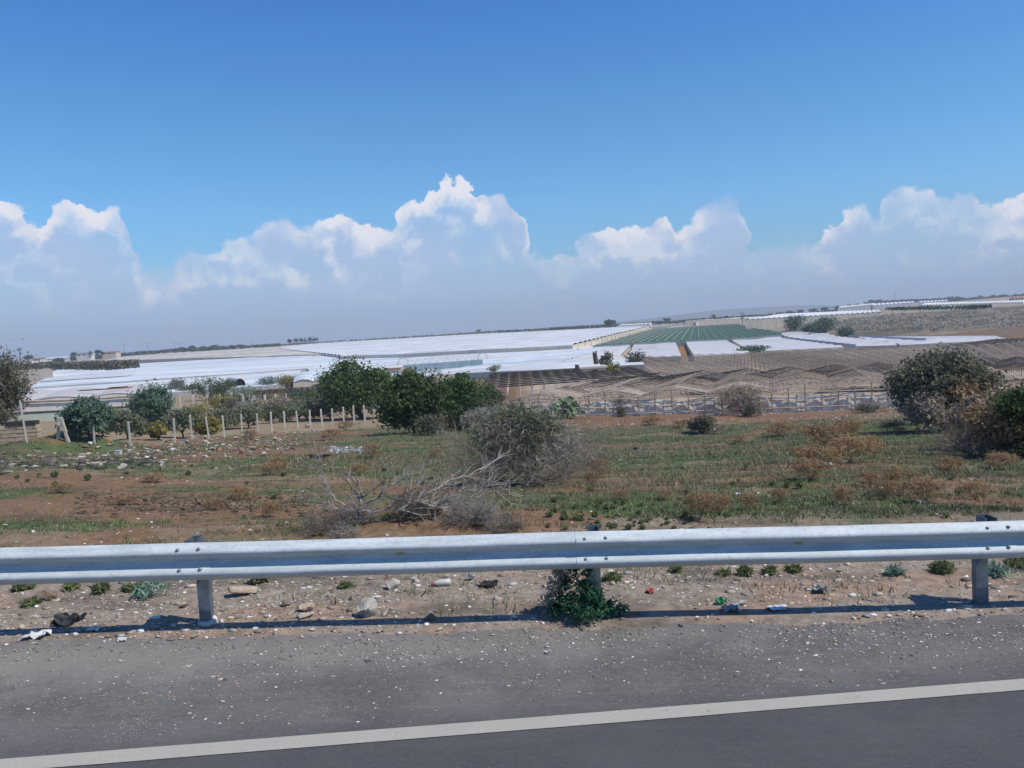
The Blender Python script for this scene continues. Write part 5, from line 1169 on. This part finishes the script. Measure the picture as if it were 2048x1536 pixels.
for px, by, w_, ty, lab in [(148,718,16,704,'rounded tree left of the white houses on the left skyline'),(182,712,9,701,'narrow tree between the houses on the left skyline'),(196,711,16,699,'palm-like tall tree right of the white houses'),(57,722,22,710,'dark round tree right of the palm at the left edge'),(205,712,9,702,'small tree behind the palm-like tree'),(120,726,30,716,'dark bush left of the long hedge')]:
    skytree(px, by, w_, ty, lab, Y=640)
skytree(1485, 647, 9, 628, 'thin dark tree or pole-like cypress beside the far shed', Y=700, trunk=.4)
for i, px in enumerate([1540,1562,1580,1602,1625,1650,1675,1700,1715]):
    skytree(px, 634-(px-1540)*.10, random.uniform(14, 24), 626-(px-1540)*.11, 'dark low tree in the line along the right skyline', Y=1100, group='line of dark trees on the right skyline', n=350)
for i, px in enumerate([1745,1757,1900,1918,1960,1985,2005,2030,2046]):
    skytree(px, 606-(px-1745)*.035, random.uniform(12, 22), 599-(px-1745)*.04, 'bluish dark tree on the far right skyline', Y=1350, group='bluish trees on the far right skyline', n=300)
for px, by, w_, ty, lab in [(1590,660,40,630,'green bush at the left end of the embankment'),(1650,668,44,632,'largest green bush on the slope of the embankment'),(1690,673,26,654,'round green bush at the foot of the embankment'),(1612,645,26,630,'small bush on top of the embankment end'),(1625,664,34,648,'dark bush low on the embankment')]:
    B(px, by, w_*1.3, ty, 'bush', lab, 'bush', L_teal, 1800, .5, k=16, trunk=0, aspect=1.5)
def hedge(name, label, pxl, hgt, n, lm, Y, leaf):
    P_ = [at(px, py, Y) for px, py in pxl]; V = []; 
    L_ = np.array([p[:] for p in P_]); seg = rng.integers(0, len(P_)-1, n); u_ = rng.uniform(0, 1, n)[:, None]; c = L_[seg]*(1-u_)+L_[seg+1]*u_
    c[:, 2] += rng.uniform(-.8, 1, n)*hgt*(.4+fbm(c[:, 0]*.05, c[:, 0]*0, 4, 5)); c[:, 1] += rng.uniform(-4, 4, n)
    a = rng.normal(size=(n, 3)); b = rng.normal(size=(n, 3)); a *= leaf/np.linalg.norm(a, axis=1, keepdims=True); b *= leaf/np.linalg.norm(b, axis=1, keepdims=True)
    V = np.stack([c-a, c+b, c+a, c-b], 1).reshape(-1, 3)
    tag(npmesh(name, V, np.arange(4*n).reshape(-1, 4), lm), label, 'vegetation', kind='stuff')
hedge('skyline_scrub', 'thin line of scrub along the left skyline', [(60,727),(140,718),(230,712),(340,702),(440,697),(560,690)], 2.2, 4000, L_far, 900, 1.0)
hedge('skyline_reeds', 'pale green scrub along the middle skyline', [(560,691),(700,683),(860,673),(1000,664),(1100,659),(1170,654)], 1.8, 3500, L_farp, 950, 1.0)
hedge('skyline_scrub', 'dark scrub along the skyline toward the umbrella pine', [(1100,659),(1180,654),(1260,649),(1340,644)], 1.8, 1600, L_far, 950, 1.0)
hedge('skyline_scrub', 'dark scrub along the skyline beyond the green net field', [(1340,645),(1430,638),(1500,634),(1560,633),(1660,624),(1730,614)], 2.2, 2600, L_far, 1000, 1.2)
hedge('skyline_scrub', 'dark scrub above the far right greenhouses', [(1730,608),(1800,603),(1880,600),(1960,598),(2060,592)], 3.0, 3000, L_far, 1400, 1.6)
hedge('olive_hedge', 'long dark hedge along the top of the blue-white field on the left', [(105,732),(160,732),(220,731),(272,728)], 2.0, 3200, L_dkolive, 380, .7)
hedge('olive_hedge', 'short dark hedge near the left edge below the palm', [(40,735),(60,733),(92,731)], 1.6, 900, L_dkolive, 380, .7)
hedge('ridge_scrub', 'dark scrub on the top of the embankment below the far greenhouses', [(1775,618),(1850,616),(1930,615),(1975,613)], 1.0, 700, L_far, 420, .7)
cx_ = []; 
for _ in range(520):
    px = random.uniform(1590, 2120); py = 619+(2048-px)*.03-2+random.random()**.8*(40-(2048-px)*.02); q = G(px, py, lo=250.0); cx_.append(q[:])
cx_ = np.array(cx_); K = 11; cc = np.repeat(cx_, K, 0)+rng.normal(size=(len(cx_)*K, 3))*[1.6, 1.2, .45]; n_ = len(cc)
a_ = rng.normal(size=(n_, 3)); b_ = rng.normal(size=(n_, 3)); a_ *= .5/np.linalg.norm(a_, axis=1, keepdims=True); b_ *= .5/np.linalg.norm(b_, axis=1, keepdims=True)
tag(npmesh('slope_scrub', np.stack([cc-a_, cc+b_, cc+a_, cc-b_], 1).reshape(-1, 3), np.arange(4*n_).reshape(-1, 4), L_brush), 'brown and grey scrub covering the eroded embankment slope', 'vegetation', kind='stuff')
# palm at left
pp = thing('palm_tree', 'tall thin palm with a small round head at the left skyline', 'palm', at(41, 722, 560)); m = MB(); hT = 24*560/F
m.tube([(0,0,-3),(0,0,hT*.55),(-.1,0,hT)], [.35,.25,.22], 6); m.build('trunk', M_bark, pp)
V = []; Fa = []
for i in range(26):
    a_ = random.uniform(0, 6.28); e = random.uniform(-.5, 1.1); L_ = 2.4; n0 = len(V)
    for k in range(4):
        s = k/3; r_ = L_*s; z = hT+r_*math.sin(e)*.8-.5*s*s*1.6; wv_ = .42*(1-s*.7); V += [(math.cos(a_)*r_-math.sin(a_)*wv_, math.sin(a_)*r_+math.cos(a_)*wv_, z), (math.cos(a_)*r_+math.sin(a_)*wv_, math.sin(a_)*r_-math.cos(a_)*wv_, z+.05)]
    for k in range(3): Fa.append((n0+2*k, n0+2*k+1, n0+2*k+3, n0+2*k+2))
npmesh('crown', V, Fa, L_far, pp)
def house(label, px, py, w_, h_, Y, wm, rm):
    p = at(px, py, Y); W2 = w_*Y/F; Hh = h_*Y/F; t_ = thing('house', label, 'house', p); m = MB(); m.box(-W2/2, W2/2, 0, 8, -3, Hh*.7); wl_ = m.build('wall', wm, t_)
    m = MB(); n0 = 0; e = Hh*.7+.02; m.v += [(-W2/2-.4,-.4,e),(W2/2+.4,-.4,e),(W2/2+.4,8.4,e),(-W2/2-.4,8.4,e),(-W2/2+1,4,Hh*1.05),(W2/2-1,4,Hh*1.05)]; m.f += [(0,1,5,4),(1,2,5),(2,3,4,5),(3,0,4)]; m.build('roof', rm, t_)
    for k in range(max(1, int(W2/4))):
        x_ = -W2/2+1.5+k*4
        if x_+1 < W2/2: m = MB(); m.box(x_, x_+1, -.05, -.02, Hh*.2, Hh*.5); m.build('window', M_dark, wl_)
house('white house with a grey roof between trees on the left skyline', 166, 713, 26, 9, 640, M_plasterw, M_greyroof)
house('long house with a terracotta roof on the left skyline', 218, 709, 28, 6, 660, M_plaster, M_tile)
house('small yellowish house behind the left-edge tree', 74, 721, 14, 5, 640, M_plaster, M_tile)
house('low building at the far right skyline', 2040, 601, 22, 7, 760, M_plaster, M_tile)
house('tiny pale house above the far right greenhouses', 1952, 605, 26, 4, 900, M_plaster, M_greyroof)
for px, by, ty, lab in [(249,706,686,'leftmost faint pylon on the left skyline'),(295,704,685,'second faint pylon on the left skyline'),(353,701,684,'left one of two close faint pylons'),(361,701,684,'right one of two close faint pylons'),(506,692,680,'faint mast right of the loose tree row'),(1790,603,586,'faint tall mast on the right skyline'),(1485,648,624,'dark utility pole near the far sheds')]:
    p = at(px, by, 1100 if px != 1485 else 600); h_ = (by-ty)*p.y/F; t_ = thing('pylon', lab, 'pylon', p); m = MB(); m.tube([(0,0,-4),(0,0,h_)], [.28,.14], 4); m.build('mast', M_steel_d, t_); m = MB(); m.box(-1.6,1.6,-.1,.1,h_*.86,h_*.9); m.build('cross_arm', M_steel_d, t_)
# far greenhouses, right side and skyline
gX = 'far greenhouse rows on the right ridge'
def strip(label, P4, spans, rise, Y, Y2, rm, wm, eave=3.0):
    c = [at(P4[0][0], P4[0][1], Y), at(P4[1][0], P4[1][1], Y), at(P4[2][0], P4[2][1], Y2), at(P4[3][0], P4[3][1], Y2)]
    for q in c[2:]: pass
    return block(label, None, eave, spans, 'v', rise, rm, wm, gX, cor=c, nl=2)
strip('long row of white arched tunnels on the right ridge', [(1840,612),(2046,606),(2050,602),(1850,608)], 34, .9, 520, 560, M_pw, M_pg)
strip('pale tunnel row climbing the ridge left of the long row', [(1675,618),(1745,611),(1748,608),(1680,615)], 16, 1.4, 800, 840, M_pw, M_pg)
strip('bright white tunnel block in the middle of the right ridge', [(1742,612),(1828,606),(1828,603),(1745,608)], 10, .8, 800, 850, M_pw, M_pg)
strip('grey tunnel block right of the bright white one', [(1835,606),(1895,603),(1895,600),(1838,603)], 8, .8, 850, 900, M_pg, M_pg)
strip('long low white greenhouse behind the embankment crest', [(1490,640),(1762,625),(1758,620),(1560,629)], 26, .5, 430, 520, M_pw, M_wallb, 3.4)
strip('distant pale greenhouse strip left of the embankment', [(1370,642),(1500,637),(1560,632),(1480,635)], 14, .4, 800, 950, M_pn, M_wallb)
strip('distant white greenhouse strip near the umbrella pine', [(1232,652),(1300,648),(1305,645),(1245,648)], 8, .5, 900, 960, M_pw, M_pw)
strip('far pale strip on the left skyline between the trees', [(85,719),(140,716),(135,713),(95,716)], 6, .5, 760, 800, M_pw, M_pw)
strip('pale greenhouse between the left-edge tree and the hedge', [(55,731),(104,729),(104,722),(62,724)], 6, .5, 420, 500, M_pn, M_wallb)
# distant bluish hills
xs = np.linspace(-2500, 3400, 90); V = []
for k, (yy, f) in enumerate(((4700, 0), (4900, .7), (5000, 1), (5100, .8))):
    for x_ in xs:
        hh_ = -20+float(fbm(np.array([x_*.0011]), np.array([2.0]), 4, 13)[0])*16+62*math.exp(-((x_-1500)/900)**2); V.append((x_, yy, -12+(hh_+12)*f))
idx = np.arange(4*90).reshape(4, 90); Fq = np.stack([idx[:-1, :-1], idx[:-1, 1:], idx[1:, 1:], idx[1:, :-1]], -1).reshape(-1, 4)
tag(npmesh('hills', np.array(V), Fq, simple('far_hill', (.10,.11,.08), (.14,.13,.09), .004), smooth=True), kind='structure')

# ------------------------------------------------------------------ haze
m = MB(); m.box(-13000, 13000, -100, 5300, -25, 130); hz = m.build('haze', None); tag(hz, 'thin pale blue air haze over the whole plain', 'haze', kind='stuff')
hm = bpy.data.materials.new('haze'); hm.use_nodes = True; t = NT(hm.node_tree); t.n.clear(); o = t.new('ShaderNodeOutputMaterial'); v = t.new('ShaderNodeVolumePrincipled')
v.inputs['Color'].default_value = (.80,.88,1,1); v.inputs['Density'].default_value = .00028; v.inputs['Anisotropy'].default_value = .0
t.l.new(v.outputs[0], o.inputs['Volume']); hz.data.materials.append(hm)
